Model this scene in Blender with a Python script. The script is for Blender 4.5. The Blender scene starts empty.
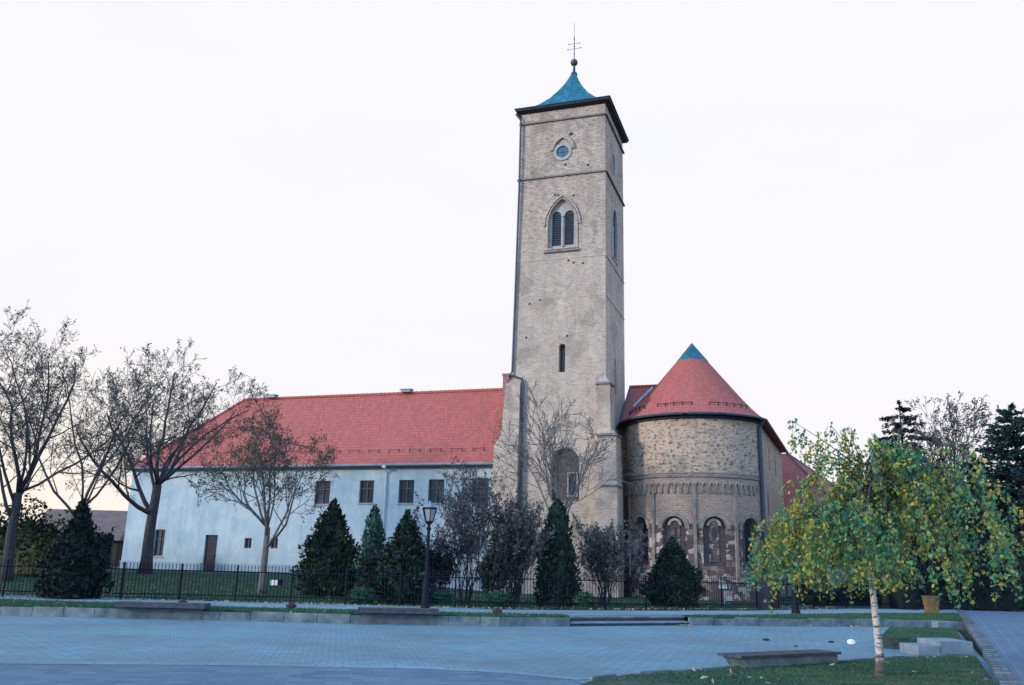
import bpy, math, random
import numpy as np
from mathutils import Vector, Matrix

# ------------------------------------------------------------------ camera, sky, sun, exposure
SC = bpy.context.scene
COL = SC.collection
YAW, PITCH, ROLL, FPX = -0.3234, 0.25024, 0.02583, 884.18
CAM = np.array([12.3957, -57.1314, 1.0])
_f = np.array([math.sin(YAW)*math.cos(PITCH), math.cos(YAW)*math.cos(PITCH), math.sin(PITCH)])
_r = np.array([math.cos(YAW), -math.sin(YAW), 0.0])
_u = np.cross(_r, _f)
_R = _r*math.cos(ROLL)+_u*math.sin(ROLL)
_U = -_r*math.sin(ROLL)+_u*math.cos(ROLL)
cd = bpy.data.cameras.new('camera'); cam = bpy.data.objects.new('camera', cd); COL.objects.link(cam)
cd.sensor_width = 36; cd.lens = FPX/1024*36; cd.clip_start = .1; cd.clip_end = 3000
cam.matrix_world = Matrix(((_R[0], _U[0], -_f[0], CAM[0]), (_R[1], _U[1], -_f[1], CAM[1]), (_R[2], _U[2], -_f[2], CAM[2]), (0, 0, 0, 1)))
SC.camera = cam

SUN_AZ = (-.72, -.69); SUN_EL = math.radians(15)
W = bpy.data.worlds.new('World'); SC.world = W; W.use_nodes = True
nt = W.node_tree; nt.nodes.clear()
o_ = nt.nodes.new('ShaderNodeOutputWorld'); bg = nt.nodes.new('ShaderNodeBackground'); bg.inputs[1].default_value = .1
sky = nt.nodes.new('ShaderNodeTexSky'); sky.sky_type = 'NISHITA'; sky.sun_disc = False
sky.sun_elevation = SUN_EL; sky.sun_rotation = math.atan2(SUN_AZ[0], SUN_AZ[1]); sky.ozone_density = 3.0; sky.air_density = 1.0; sky.dust_density = .6
tc = nt.nodes.new('ShaderNodeTexCoord'); sx = nt.nodes.new('ShaderNodeSeparateXYZ')
mr = nt.nodes.new('ShaderNodeMapRange'); mr.interpolation_type = 'SMOOTHSTEP'
mr.inputs[1].default_value = .56; mr.inputs[2].default_value = .86; mr.inputs[3].default_value = 1; mr.inputs[4].default_value = .0
gain = nt.nodes.new('ShaderNodeMix'); gain.data_type = 'RGBA'; gain.blend_type = 'MULTIPLY'; gain.inputs[0].default_value = 1
gain.inputs[7].default_value = (1.9, 5.6, 7.2, 1)
# thin high cloud veil: a pale, slightly uneven sheet that covers the lower two thirds of the sky
nz = nt.nodes.new('ShaderNodeTexNoise'); nz.inputs['Scale'].default_value = 2.2; nz.inputs['Detail'].default_value = 4
mp = nt.nodes.new('ShaderNodeMapping'); mp.inputs['Scale'].default_value = (1, 1, 3.5)
vr = nt.nodes.new('ShaderNodeValToRGB')
vr.color_ramp.elements[0].position = .3; vr.color_ramp.elements[0].color = (7.95, 8.0, 8.45, 1)
vr.color_ramp.elements[1].position = .75; vr.color_ramp.elements[1].color = (8.4, 8.3, 8.65, 1)
# warm band close to the horizon
hr = nt.nodes.new('ShaderNodeMapRange'); hr.inputs[1].default_value = .0; hr.inputs[2].default_value = .26; hr.inputs[3].default_value = .8; hr.inputs[4].default_value = 0
warm = nt.nodes.new('ShaderNodeMix'); warm.data_type = 'RGBA'; warm.inputs[7].default_value = (8.6, 8.15, 8.3, 1)
mx = nt.nodes.new('ShaderNodeMix'); mx.data_type = 'RGBA'
L = nt.links.new
L(tc.outputs['Generated'], sx.inputs[0]); L(sx.outputs[2], mr.inputs[0]); L(tc.outputs['Generated'], mp.inputs[0]); L(mp.outputs[0], nz.inputs[0])
L(nz.outputs[0], vr.inputs[0]); L(sx.outputs[2], hr.inputs[0]); L(hr.outputs[0], warm.inputs[0]); L(vr.outputs[0], warm.inputs[6])
# sky half behind the camera (south), made brighter and bluer to light the facades
dt = nt.nodes.new('ShaderNodeVectorMath'); dt.operation = 'DOT_PRODUCT'; dt.inputs[1].default_value = (-math.sin(YAW), -math.cos(YAW), 0)
br_ = nt.nodes.new('ShaderNodeMapRange'); br_.interpolation_type = 'SMOOTHSTEP'; br_.inputs[1].default_value = -.25; br_.inputs[2].default_value = .45
south = nt.nodes.new('ShaderNodeMix'); south.data_type = 'RGBA'; south.inputs[7].default_value = (8.8, 11.8, 16.5, 1)
L(tc.outputs['Generated'], dt.inputs[0]); L(dt.outputs['Value'], br_.inputs[0]); L(br_.outputs[0], south.inputs[0]); # sunset glow low in the west, behind the left trees
gd = nt.nodes.new('ShaderNodeVectorMath'); gd.operation = 'DOT_PRODUCT'; gd.inputs[1].default_value = (math.sin(YAW-.62), math.cos(YAW-.62), 0)
gm = nt.nodes.new('ShaderNodeMapRange'); gm.interpolation_type = 'SMOOTHSTEP'; gm.inputs[1].default_value = .90; gm.inputs[2].default_value = 1.0; gm.inputs[4].default_value = .85
gw_ = nt.nodes.new('ShaderNodeMix'); gw_.data_type = 'RGBA'; gw_.inputs[7].default_value = (9.4, 8.0, 6.1, 1)
L(tc.outputs['Generated'], gd.inputs[0]); L(gd.outputs['Value'], gm.inputs[0]); gl = nt.nodes.new('ShaderNodeMath'); gl.operation = 'MULTIPLY'; L(gm.outputs[0], gl.inputs[0]); L(hr.outputs[0], gl.inputs[1]); L(gl.outputs[0], gw_.inputs[0]); L(warm.outputs[2], gw_.inputs[6]); L(gw_.outputs[2], south.inputs[6])
L(sky.outputs[0], gain.inputs[6]); L(mr.outputs[0], mx.inputs[0]); L(gain.outputs[2], mx.inputs[6]); L(south.outputs[2], mx.inputs[7])
L(mx.outputs[2], bg.inputs[0]); L(bg.outputs[0], o_.inputs[0])
sd = bpy.data.lights.new('sun', 'SUN'); sd.energy = 2.4; sd.angle = math.radians(6); sd.color = (1.0, .87, .75)
so = bpy.data.objects.new('sun', sd); COL.objects.link(so)
_sd = Vector((SUN_AZ[0]*math.cos(SUN_EL), SUN_AZ[1]*math.cos(SUN_EL), math.sin(SUN_EL)))
so.rotation_euler = _sd.to_track_quat('Z', 'Y').to_euler(); so.location = (-60, -60, 40)
vs = SC.view_settings; vs.view_transform = 'Standard'; vs.look = 'None'; vs.gamma = 1; vs.exposure = .22

# ------------------------------------------------------------------ helpers
def ray(px, py):
    return _f + _R*(px-512)/FPX - _U*(py-342.5)/FPX
def G(px, py, z):                       # a ground point (world metres) seen at a pixel, at height z
    d = ray(px, py); return CAM + d*((z-CAM[2])/d[2])
def D(px, py, dep):                     # a point at a given distance along the view axis
    return CAM + ray(px, py)*dep

class MB:
    def __init__(s): s.v = []; s.f = []; s.n = 0; s.mi = []; s.cur = 0
    def add(s, v, f):
        v = np.asarray(v, float).reshape(-1, 3); s.v.append(v); b = s.n
        for q in f: s.f.append([b+i for i in q]); s.mi.append(s.cur)
        s.n += len(v); return s
    def box(s, c, d, rz=0, top=None):
        x, y, z = [k/2 for k in d]; t = top or (1, 1)
        v = np.array([[-x, -y, -z], [x, -y, -z], [x, y, -z], [-x, y, -z], [-x*t[0], -y*t[1], z], [x*t[0], -y*t[1], z], [x*t[0], y*t[1], z], [-x*t[0], y*t[1], z]])
        ca, sa = math.cos(rz), math.sin(rz)
        v = np.stack([v[:, 0]*ca-v[:, 1]*sa, v[:, 0]*sa+v[:, 1]*ca, v[:, 2]], 1)+np.array(c)
        return s.add(v, [(3, 2, 1, 0), (4, 5, 6, 7), (0, 1, 5, 4), (1, 2, 6, 5), (2, 3, 7, 6), (3, 0, 4, 7)])
    def bx(s, a, b):
        a = np.array(a, float); b = np.array(b, float); return s.box((a+b)/2, b-a)
    def loft(s, rings, cap=True):       # rings: list of equally long closed point loops
        n = len(rings[0]); v = np.concatenate([np.asarray(r, float) for r in rings]); f = []
        for k in range(len(rings)-1):
            for i in range(n):
                j = (i+1) % n; f.append((k*n+i, k*n+j, (k+1)*n+j, (k+1)*n+i))
        if cap: f.append(tuple(range(n))[::-1]); f.append(tuple(range((len(rings)-1)*n, len(rings)*n)))
        return s.add(v, f)
    def rect(s, rows):                  # rows of (x0,x1,y0,y1,z)
        return s.loft([[(a, c, z), (b, c, z), (b, d, z), (a, d, z)] for a, b, c, d, z in rows])
    def prism(s, poly, z0, z1):         # plan polygon (ccw) extruded
        p = [(q[0], q[1]) for q in poly]; 
        if sum(p[i-1][0]*p[i][1]-p[i][0]*p[i-1][1] for i in range(len(p))) < 0: p = p[::-1]
        return s.loft([[(x, y, z0) for x, y in p], [(x, y, z1) for x, y in p]])
    def fprism(s, poly, fr):            # (u,v) polygon in a frame fr=(origin, uvec, vvec, nvec), extruded w from a to b
        o, U, V, N, a, b = fr; o = np.array(o, float); U = np.array(U, float); V = np.array(V, float); N = np.array(N, float)
        r0 = [o+U*p[0]+V*p[1]+N*a for p in poly]; r1 = [o+U*p[0]+V*p[1]+N*b for p in poly]
        return s.loft([r0, r1])
    def tube(s, pts, rad, n=6, cap=True):
        P = np.asarray(pts, float); m = len(P)
        rad = np.full(m, rad, float) if np.isscalar(rad) else np.asarray(rad, float)
        T = np.gradient(P, axis=0); T /= np.linalg.norm(T, axis=1)[:, None]+1e-9
        a = np.array([1., 0, 0]) if abs(T[0][0]) < .8 else np.array([0, 1., 0])
        A = np.cross(T, a); A /= np.linalg.norm(A, axis=1)[:, None]+1e-9; B = np.cross(T, A)
        th = np.arange(n)*2*math.pi/n
        rings = P[:, None, :]+rad[:, None, None]*(np.cos(th)[None, :, None]*A[:, None, :]+np.sin(th)[None, :, None]*B[:, None, :])
        f = []
        for k in range(m-1):
            for i in range(n):
                j = (i+1) % n; f.append((k*n+i, k*n+j, (k+1)*n+j, (k+1)*n+i))
        if cap and n > 3: f.append(tuple(range(n))[::-1]); f.append(tuple(range((m-1)*n, m*n)))
        return s.add(rings.reshape(-1, 3), f)
    def lathe(s, prof, c=(0, 0, 0), n=16, a0=0):
        return s.loft([[(c[0]+r*math.cos(a0+2*math.pi*i/n), c[1]+r*math.sin(a0+2*math.pi*i/n), c[2]+z) for i in range(n)] for r, z in prof])
    def quads(s, c, a, b):              # many loose quads: centres, half axes
        c = np.asarray(c); v = np.stack([c-a-b*.55, c+a*.15-b, c+a+b*.1, c+a*.1+b], 1).reshape(-1, 3)
        n = len(c); i = np.arange(n)*4; s.add(v, np.stack([i, i+1, i+2, i+3], 1).tolist()); return s
    def tris(s, p0, p1, p2):
        v = np.stack([p0, p1, p2], 1).reshape(-1, 3); i = np.arange(len(p0))*3
        s.add(v, np.stack([i, i+1, i+2], 1).tolist()); return s
    def build(s, name, mat, parent=None, uv=None, smooth=False, local=False):
        me = bpy.data.meshes.new(name); v = np.concatenate(s.v)
        off = np.zeros(3)
        if parent is not None and not local:
            q = parent
            while q.parent: q = q.parent
            off = np.array(q.location)
        me.from_pydata((v-off).tolist(), [], s.f)
        for m in (mat if isinstance(mat, (list, tuple)) else [mat]): me.materials.append(m)
        if any(s.mi): me.polygons.foreach_set('material_index', s.mi)
        if smooth: me.polygons.foreach_set('use_smooth', [True]*len(me.polygons))
        ob = bpy.data.objects.new(name, me); COL.objects.link(ob)
        if parent is not None: ob.parent = parent
        if uv: make_uv(ob, uv, off)
        me.update(); return ob

def make_uv(ob, uv, off=(0, 0, 0)):
    me = ob.data
    lay = me.uv_layers.get('UVMap') or me.uv_layers.new(name='UVMap')
    co = np.empty(len(me.vertices)*3); me.vertices.foreach_get('co', co); co = co.reshape(-1, 3)+np.array(off)
    out = np.zeros((len(me.loops), 2))
    for p in me.polygons:
        vi = np.array(p.vertices[:]); P = co[vi]; li = slice(p.loop_start, p.loop_start+p.loop_total)
        if isinstance(uv, tuple):       # ('cyl', cx, cy, R)
            a = np.arctan2(P[:, 0]-uv[1], -(P[:, 1]-uv[2]))
            if a.max()-a.min() > math.pi: a = np.where(a < 0, a+2*math.pi, a)
            n = p.normal
            if abs(n[2]) < .3: out[li, 0] = a*uv[3]; out[li, 1] = P[:, 2]
            else:
                out[li, 0] = a*uv[3]; out[li, 1] = P[:, 2]*1.45
        else:
            n = np.array(p.normal)
            if abs(n[2]) > .97: t = np.array([1., 0, 0])
            else:
                t = np.cross([0, 0, 1.], n); t /= np.linalg.norm(t)
            b = np.cross(n, t); out[li, 0] = P@t; out[li, 1] = P@b
    lay.data.foreach_set('uv', out.ravel())

def cut(ob, cm, uv=None, off=(0, 0, 0)):         # boolean difference, applied: openings are real recesses
    me = bpy.data.meshes.new('cut'); me.from_pydata((np.concatenate(cm.v)-np.array(off)).tolist(), [], cm.f)
    import bmesh
    b = bmesh.new(); b.from_mesh(me); bmesh.ops.recalc_face_normals(b, faces=b.faces); b.to_mesh(me); b.free()
    b = bmesh.new(); b.from_mesh(ob.data); bmesh.ops.recalc_face_normals(b, faces=b.faces); b.to_mesh(ob.data); b.free()
    c = bpy.data.objects.new('cut', me); COL.objects.link(c); c.location = off
    m = ob.modifiers.new('cut', 'BOOLEAN'); m.object = c; m.operation = 'DIFFERENCE'; m.solver = 'EXACT'
    bpy.context.view_layer.update(); dg = bpy.context.evaluated_depsgraph_get()
    new = bpy.data.meshes.new_from_object(ob.evaluated_get(dg)); new.name = ob.data.name
    ob.modifiers.clear(); ob.data = new; bpy.data.objects.remove(c)
    if uv: make_uv(ob, uv, off)

def tag(o, label=None, cat=None, group=None, kind=None):
    if label: o['label'] = label
    if cat: o['category'] = cat
    if group: o['group'] = group
    if kind: o['kind'] = kind
    return o
def thing(name, loc, label, cat, group=None):
    o = bpy.data.objects.new(name, None); COL.objects.link(o); o.location = [float(k) for k in loc]; o.empty_display_size = .3
    return tag(o, label, cat, group)
def copy_tree(o, parent=None):
    c = o.copy(); COL.objects.link(c); c.parent = parent
    for ch in o.children: copy_tree(ch, c)
    return c
def struct(o, label=None): o['kind'] = 'structure'; return tag(o, label)

# ------------------------------------------------------------------ materials
class NM:
    def __init__(s, name, rough=.85, spec=.25):
        s.m = bpy.data.materials.new(name); s.m.use_nodes = True; s.t = s.m.node_tree
        s.b = s.t.nodes['Principled BSDF']; s.b.inputs['Roughness'].default_value = rough; s.b.inputs['Specular IOR Level'].default_value = spec
        s.tc = s.t.nodes.new('ShaderNodeTexCoord')
    def N(s, t): return s.t.nodes.new(t)
    def lk(s, a, b): s.t.links.new(a, b)
    def vec(s, src='Object', sc=(1, 1, 1), rz=0):
        m = s.N('ShaderNodeMapping'); m.inputs['Scale'].default_value = sc; m.inputs['Rotation'].default_value = (0, 0, rz)
        s.lk(s.tc.outputs[src], m.inputs[0]); return m.outputs[0]
    def noise(s, v, scale, det=5, rough=.6, dist=0):
        n = s.N('ShaderNodeTexNoise'); n.inputs['Scale'].default_value = scale; n.inputs['Detail'].default_value = det; n.inputs['Roughness'].default_value = rough
        n.inputs['Distortion'].default_value = dist; s.lk(v, n.inputs['Vector']); return n.outputs[0]
    def ramp(s, f, stops):
        r = s.N('ShaderNodeValToRGB'); e = r.color_ramp.elements
        while len(e) < len(stops): e.new(.5)
        for k, (p, c) in enumerate(stops):
            e[k].position = p; e[k].color = (c, c, c, 1) if np.isscalar(c) else (*c, 1)
        s.lk(f, r.inputs[0]); return r.outputs[0]
    def mix(s, f, a, b, mode='MIX'):
        m = s.N('ShaderNodeMix'); m.data_type = 'RGBA'; m.blend_type = mode
        for i, x in ((0, f), (6, a), (7, b)):
            if isinstance(x, (int, float)): m.inputs[i].default_value = x
            elif isinstance(x, tuple): m.inputs[i].default_value = (*x, 1)
            else: s.lk(x, m.inputs[i])
        return m.outputs[2]
    def math(s, op, a, b=0.0):
        m = s.N('ShaderNodeMath'); m.operation = op
        for i, x in ((0, a), (1, b)):
            if isinstance(x, (int, float)): m.inputs[i].default_value = x
            else: s.lk(x, m.inputs[i])
        return m.outputs[0]
    def brick(s, v, bw, rh, c1, c2, mor, ms=.012, off=.5, bias=0):
        b = s.N('ShaderNodeTexBrick'); b.inputs['Scale'].default_value = 1; b.inputs['Brick Width'].default_value = bw; b.inputs['Row Height'].default_value = rh
        b.inputs['Mortar Size'].default_value = ms; b.inputs['Mortar Smooth'].default_value = .3; b.offset = off; b.inputs['Bias'].default_value = bias
        for k, c in (('Color1', c1), ('Color2', c2), ('Mortar', mor)): b.inputs[k].default_value = (*c, 1)
        s.lk(v, b.inputs[0]); return b.outputs[0], b.outputs[1]
    def warp(s, v, scale, amt):
        n = s.N('ShaderNodeTexNoise'); n.inputs['Scale'].default_value = scale; n.inputs['Detail'].default_value = 3; s.lk(v, n.inputs['Vector'])
        sub = s.N('ShaderNodeVectorMath'); sub.operation = 'SUBTRACT'; s.lk(n.outputs[1], sub.inputs[0]); sub.inputs[1].default_value = (.5, .5, .5)
        sc = s.N('ShaderNodeVectorMath'); sc.operation = 'SCALE'; sc.inputs['Scale'].default_value = amt; s.lk(sub.outputs[0], sc.inputs[0])
        ad = s.N('ShaderNodeVectorMath'); ad.operation = 'ADD'; s.lk(v, ad.inputs[0]); s.lk(sc.outputs[0], ad.inputs[1]); return ad.outputs[0]
    def bump(s, h, st=.4, dist=.03):
        b = s.N('ShaderNodeBump'); b.inputs['Strength'].default_value = st; b.inputs['Distance'].default_value = dist
        s.lk(h, b.inputs['Height']); s.lk(b.outputs[0], s.b.inputs['Normal'])
    def done(s, col):
        if isinstance(col, tuple): s.b.inputs['Base Color'].default_value = (*col, 1)
        else: s.lk(col, s.b.inputs['Base Color'])
        return s.m
def plain(name, c1, c2, scale=3, rough=.8, bump=.2, spec=.25, metal=0):
    n = NM(name, rough, spec); v = n.vec(); a = n.noise(v, scale, 6); n.b.inputs['Metallic'].default_value = metal
    if bump: n.bump(n.noise(v, scale*6, 3), bump, .01)
    return n.done(n.ramp(a, [(.3, c1), (.7, c2)]))
def island(name, cols, rough=.7, trans=0.0, big=.6):
    n = NM(name, rough, .15); g = n.N('ShaderNodeNewGeometry'); v = n.vec()
    a = n.noise(v, big, 2); f = n.math('ADD', n.math('MULTIPLY', g.outputs['Random Per Island'], .62), n.math('MULTIPLY', n.math('SUBTRACT', a, .31), 1.0))
    k = len(cols)-1; c = n.ramp(f, [(i/k, q) for i, q in enumerate(cols)])
    if trans:
        tr = n.N('ShaderNodeBsdfTranslucent'); n.lk(c, tr.inputs[0]); ms = n.N('ShaderNodeMixShader'); ms.inputs[0].default_value = trans
        n.lk(n.b.outputs[0], ms.inputs[1]); n.lk(tr.outputs[0], ms.inputs[2]); n.lk(ms.outputs[0], n.t.nodes['Material Output'].inputs[0])
    return n.done(c)

def mat_tower():
    n = NM('tower_stone', .92); uv = n.vec('UV'); ob = n.vec('Object'); w = n.warp(n.warp(uv, 1.3, .14), 5, .05)
    bc, bf = n.brick(w, .30, .125, (.64, .50, .39), (.34, .26, .205), (.52, .45, .38), .024)
    big = n.noise(uv, .35, 5, .6); mid = n.noise(uv, 1.6, 5, .7); fine = n.noise(n.vec('UV', (1, 2.2, 1)), 7, 4, .7)
    plaster = n.ramp(mid, [(.28, (.38, .325, .285)), (.5, (.58, .485, .40)), (.75, (.69, .59, .48))])
    sep = n.N('ShaderNodeSeparateXYZ'); n.lk(ob, sep.inputs[0])
    # rendered lower stages, bare coursed masonry above the belfry window sill
    h = n.math('ADD', n.math('MULTIPLY', n.math('SUBTRACT', sep.outputs[2], 25.0), .12), n.math('MULTIPLY', n.math('SUBTRACT', mid, .5), 1.6))
    k = n.ramp(n.math('ADD', h, .55), [(.25, .48), (.75, .95)])
    c = n.mix(k, plaster, bc)
    spots = n.ramp(fine, [(.37, .34), (.46, 1)]); c = n.mix(n.ramp(big, [(.3, .25), (.62, .85)]), c, n.mix(1.0, c, spots, 'MULTIPLY'))
    dash = n.noise(n.vec('UV', (1.0, 5.5, 1)), 2.6, 4, .75); c = n.mix(n.math('MULTIPLY', n.ramp(dash, [(.40, .85), (.47, 0)]), n.ramp(n.math('ADD', h, .55), [(.2, .35), (.8, 1)])), c, (.17, .14, .125))
    pat = n.noise(n.vec('UV', (1, .8, 1)), .55, 3, .5, .6); c = n.mix(1.0, c, n.ramp(pat, [(.40, .80), (.43, 1.0), (.60, 1.0), (.62, 1.10)]), 'MULTIPLY')
    streak = n.ramp(n.noise(n.vec('UV', (1, .12, 1)), 1.4, 4, .6), [(.35, .74), (.6, 1)]); c = n.mix(.7, c, streak, 'MULTIPLY')
    c = n.mix(n.ramp(big, [(.45, 0), (.7, .35)]), c, (.56, .42, .36))
    n.bump(n.math('ADD', n.math('MULTIPLY', bf, -.6), fine), .7, .05); return n.done(c)
def mat_apse():
    n = NM('apse_masonry', .92); uv = n.vec('UV'); ob = n.vec('Object'); w = n.warp(uv, 1.5, .07)
    bc, bf = n.brick(w, .34, .11, (.44, .28, .215), (.29, .185, .145), (.44, .37, .31), .022)
    fine = n.noise(n.vec('UV', (1, 1.8, 1)), 6, 5, .7); mid = n.noise(uv, 1.1, 5, .65)
    up = n.ramp(mid, [(.3, (.30, .225, .17)), (.5, (.50, .395, .305)), (.75, (.58, .44, .335))])
    holes = n.ramp(n.noise(n.vec('UV', (1, 1.7, 1)), 3.6, 4, .72), [(.40, .25), (.47, 1)]); up = n.mix(1.0, up, holes, 'MULTIPLY')
    sep = n.N('ShaderNodeSeparateXYZ'); n.lk(ob, sep.inputs[0]); z = sep.outputs[2]; jit = n.math('MULTIPLY', n.math('SUBTRACT', mid, .5), 3.2)
    c = n.mix(n.ramp(n.math('ADD', n.math('MULTIPLY', n.math('SUBTRACT', z, 7.0+.5), 2), jit), [(.3, 0), (.7, 1)]), bc, up)
    # repaired lower wall: pale blocks among dark brick
    vo = n.N('ShaderNodeTexVoronoi'); vo.distance = 'CHEBYCHEV'; vo.inputs['Scale'].default_value = 1; vo.inputs['Randomness'].default_value = .75; n.lk(n.warp(n.vec('UV', (2.3, 3.2, 1)), 1.2, .25), vo.inputs['Vector'])
    s2 = n.N('ShaderNodeSeparateColor'); n.lk(vo.outputs['Color'], s2.inputs[0])
    blk = n.ramp(s2.outputs[0], [(.0, (.10, .065, .062)), (.50, (.16, .10, .088)), (.53, (.50, .455, .40)), (.72, (.60, .55, .50)), (.75, (.20, .135, .115)), (1, (.36, .27, .225))])
    n.t.nodes[-1].color_ramp.interpolation = 'LINEAR'
    blk = n.mix(n.ramp(fine, [(.3, .45), (.6, 0)]), blk, (.2, .16, .14))
    low = n.ramp(n.math('ADD', n.math('MULTIPLY', n.math('SUBTRACT', z, 4.0+.5), 2.0), jit), [(.2, 1), (.6, 0)])
    c = n.mix(low, c, blk)
    c = n.mix(n.ramp(fine, [(.36, .75), (.47, 0)]), c, (.12, .1, .09))
    n.bump(n.math('ADD', n.math('MULTIPLY', bf, -.5), fine), .7, .05); return n.done(c)
def mat_roof():
    n = NM('clay_tiles', .85); uv = n.vec('UV'); w = n.warp(uv, .8, .02)
    bc, bf = n.brick(w, .18, .30, (.53, .145, .12), (.39, .105, .088), (.2, .06, .052))
    big = n.noise(uv, .5, 5, .6); c = n.mix(n.ramp(big, [(.4, 0), (.75, .4)]), bc, (.40, .14, .105)); c = n.mix(n.ramp(n.noise(n.vec('UV', (1, .18, 1)), .9, 5, .65), [(.36, .35), (.5, 0)]), c, (.30, .11, .09))
    fine = n.noise(uv, 9, 3); c = n.mix(n.ramp(fine, [(.35, .4), (.5, 0)]), c, (.30, .10, .085))
    n.bump(n.math('ADD', n.math('MULTIPLY', bf, -.8), fine), .6, .03); return n.done(c)
def mat_white():
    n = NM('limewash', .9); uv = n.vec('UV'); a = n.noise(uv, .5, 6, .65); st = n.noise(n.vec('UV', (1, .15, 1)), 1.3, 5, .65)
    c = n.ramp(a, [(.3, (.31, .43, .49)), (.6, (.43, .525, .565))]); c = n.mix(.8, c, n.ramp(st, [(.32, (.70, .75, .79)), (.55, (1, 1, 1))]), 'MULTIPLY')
    sp = n.noise(uv, 4, 4, .7); c = n.mix(n.ramp(sp, [(.30, .5), (.38, 0)]), c, (.48, .45, .42))
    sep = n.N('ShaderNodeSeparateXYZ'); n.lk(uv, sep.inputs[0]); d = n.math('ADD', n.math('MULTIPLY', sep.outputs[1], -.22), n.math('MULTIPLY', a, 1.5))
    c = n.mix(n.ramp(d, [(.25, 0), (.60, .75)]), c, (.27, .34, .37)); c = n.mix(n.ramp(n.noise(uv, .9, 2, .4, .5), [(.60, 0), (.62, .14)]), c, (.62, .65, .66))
    cr = n.N('ShaderNodeTexVoronoi'); cr.feature = 'DISTANCE_TO_EDGE'; cr.inputs['Scale'].default_value = .45; n.lk(n.warp(uv, 1.5, .8), cr.inputs['Vector']); c = n.mix(n.ramp(cr.outputs['Distance'], [(.0, .5), (.012, 0)]), c, (.3, .32, .33))
    n.bump(sp, .25, .02); return n.done(c)
def mat_paver(name, c1, c2, mor, bw, rh, rz, dirt=(.12, .14, .15), ms=.012, off=.5):
    n = NM(name, .8, .3); v = n.vec('Object', (1, 1, 1), rz); bc, bf = n.brick(n.warp(v, .5, .03), bw, rh, c1, c2, mor, ms, off)
    a = n.noise(v, .35, 5, .6); c = n.mix(n.ramp(a, [(.32, .65), (.62, 0)]), bc, dirt)
    p = n.noise(v, 3.5, 5, .7); c = n.mix(n.ramp(p, [(.3, .45), (.5, 0)]), c, dirt)
    n.bump(n.math('ADD', n.math('MULTIPLY', bf, -.7), n.math('MULTIPLY', p, .5)), .5, .012); return n.done(c)
def mat_grass(name, a, b, c3, sc=1.2):
    n = NM(name, .95, .1); v = n.vec(); x = n.noise(v, sc, 6, .65); y = n.noise(v, 14, 4, .7)
    c = n.ramp(x, [(.3, a), (.52, b), (.72, c3)]); c = n.mix(.8, c, n.ramp(y, [(.3, .5), (.65, 1.25)]), 'MULTIPLY')
    n.bump(y, .9, .05); return n.done(c)
def mat_birch():
    n = NM('birch_bark', .75); v = n.vec('Object', (3, 3, 14)); a = n.noise(v, 1.5, 4, .6); w = n.noise(n.vec('Object', (2, 2, 3)), 3, 4)
    sep = n.N('ShaderNodeSeparateXYZ'); n.lk(n.vec(), sep.inputs[0])
    c = n.ramp(a, [(.40, (.03, .028, .028)), (.47, (.50, .48, .46))]); c = n.mix(n.ramp(w, [(.35, .5), (.55, 0)]), c, (.3, .27, .25))
    low = n.ramp(n.math('ADD', n.math('MULTIPLY', sep.outputs[2], 1.1), n.math('MULTIPLY', n.math('SUBTRACT', w, .5), 1.6)), [(.25, .9), (.55, 0)])
    c = n.mix(low, c, (.05, .045, .045)); n.bump(a, .5, .01); return n.done(c)

M = {}
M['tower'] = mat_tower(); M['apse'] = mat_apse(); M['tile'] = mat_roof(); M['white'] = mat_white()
M['plinth'] = plain('plinth_render', (.16, .25, .31), (.27, .36, .41), .8)
def mat_copper():
    n = NM('patinated_copper', .6, .3); v = n.vec('Object', (1.6, 1.6, .22)); a = n.noise(v, 2.2, 5, .65); b_ = n.noise(n.vec(), 1.1, 5, .6)
    c = n.ramp(a, [(.3, (.014, .095, .14)), (.5, (.024, .155, .22)), (.72, (.055, .235, .30))]); c = n.mix(n.ramp(b_, [(.38, .6), (.55, 0)]), c, (.018, .07, .095))
    w = n.N('ShaderNodeTexWave'); w.inputs['Scale'].default_value = .55; w.inputs['Distortion'].default_value = .3; n.lk(n.vec('Object', (1, 1, 0)), w.inputs['Vector'])
    c = n.mix(n.ramp(w.outputs[1], [(.0, .55), (.06, 0)]), c, (.01, .05, .07)); n.bump(a, .3, .02); return n.done(c)
M['copper'] = mat_copper()
M['dark_iron'] = plain('dark_iron', (.006, .009, .017), (.011, .015, .026), 4, .7, .05, .15)
M['fence_iron'] = plain('fence_iron', (.006, .009, .016), (.012, .016, .026), 4, .8, .05, .1)
M['dark_wood'] = plain('dark_timber', (.022, .022, .032), (.045, .042, .055), 3, .75)
M['zinc'] = plain('zinc_sheet', (.13, .19, .24), (.22, .28, .33), 2, .45, .05, .5)
M['pipe_dark'] = plain('weathered_zinc', (.03, .042, .062), (.06, .075, .1), 2, .5, .05, .45)
M['stone'] = plain('dressed_stone', (.30, .285, .265), (.45, .43, .40), 2.5, .9, .4)
M['stone_grey'] = plain('grey_stone', (.26, .255, .25), (.42, .40, .38), 2.5, .9, .4)
M['string'] = plain('weathered_string', (.13, .125, .125), (.27, .25, .235), 3, .95, .5)
M['stone_worn'] = plain('worn_frieze_stone', (.15, .13, .11), (.36, .31, .265), 2.5, .95, .5)
M['slate'] = plain('ledge_metal', (.05, .085, .115), (.09, .14, .17), 2, .7, .3)
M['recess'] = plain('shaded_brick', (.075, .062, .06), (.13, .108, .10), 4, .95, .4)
M['window_dark'] = plain('window_glass_dark', (.012, .016, .024), (.022, .03, .042), 2, .2, 0, .5)
M['glass_blue'] = plain('leaded_glass', (.02, .09, .15), (.04, .17, .25), 5, .35, .05, .5)
M['win_frame'] = plain('window_timber', (.07, .075, .085), (.11, .115, .125), 4, .6, .1)
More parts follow.
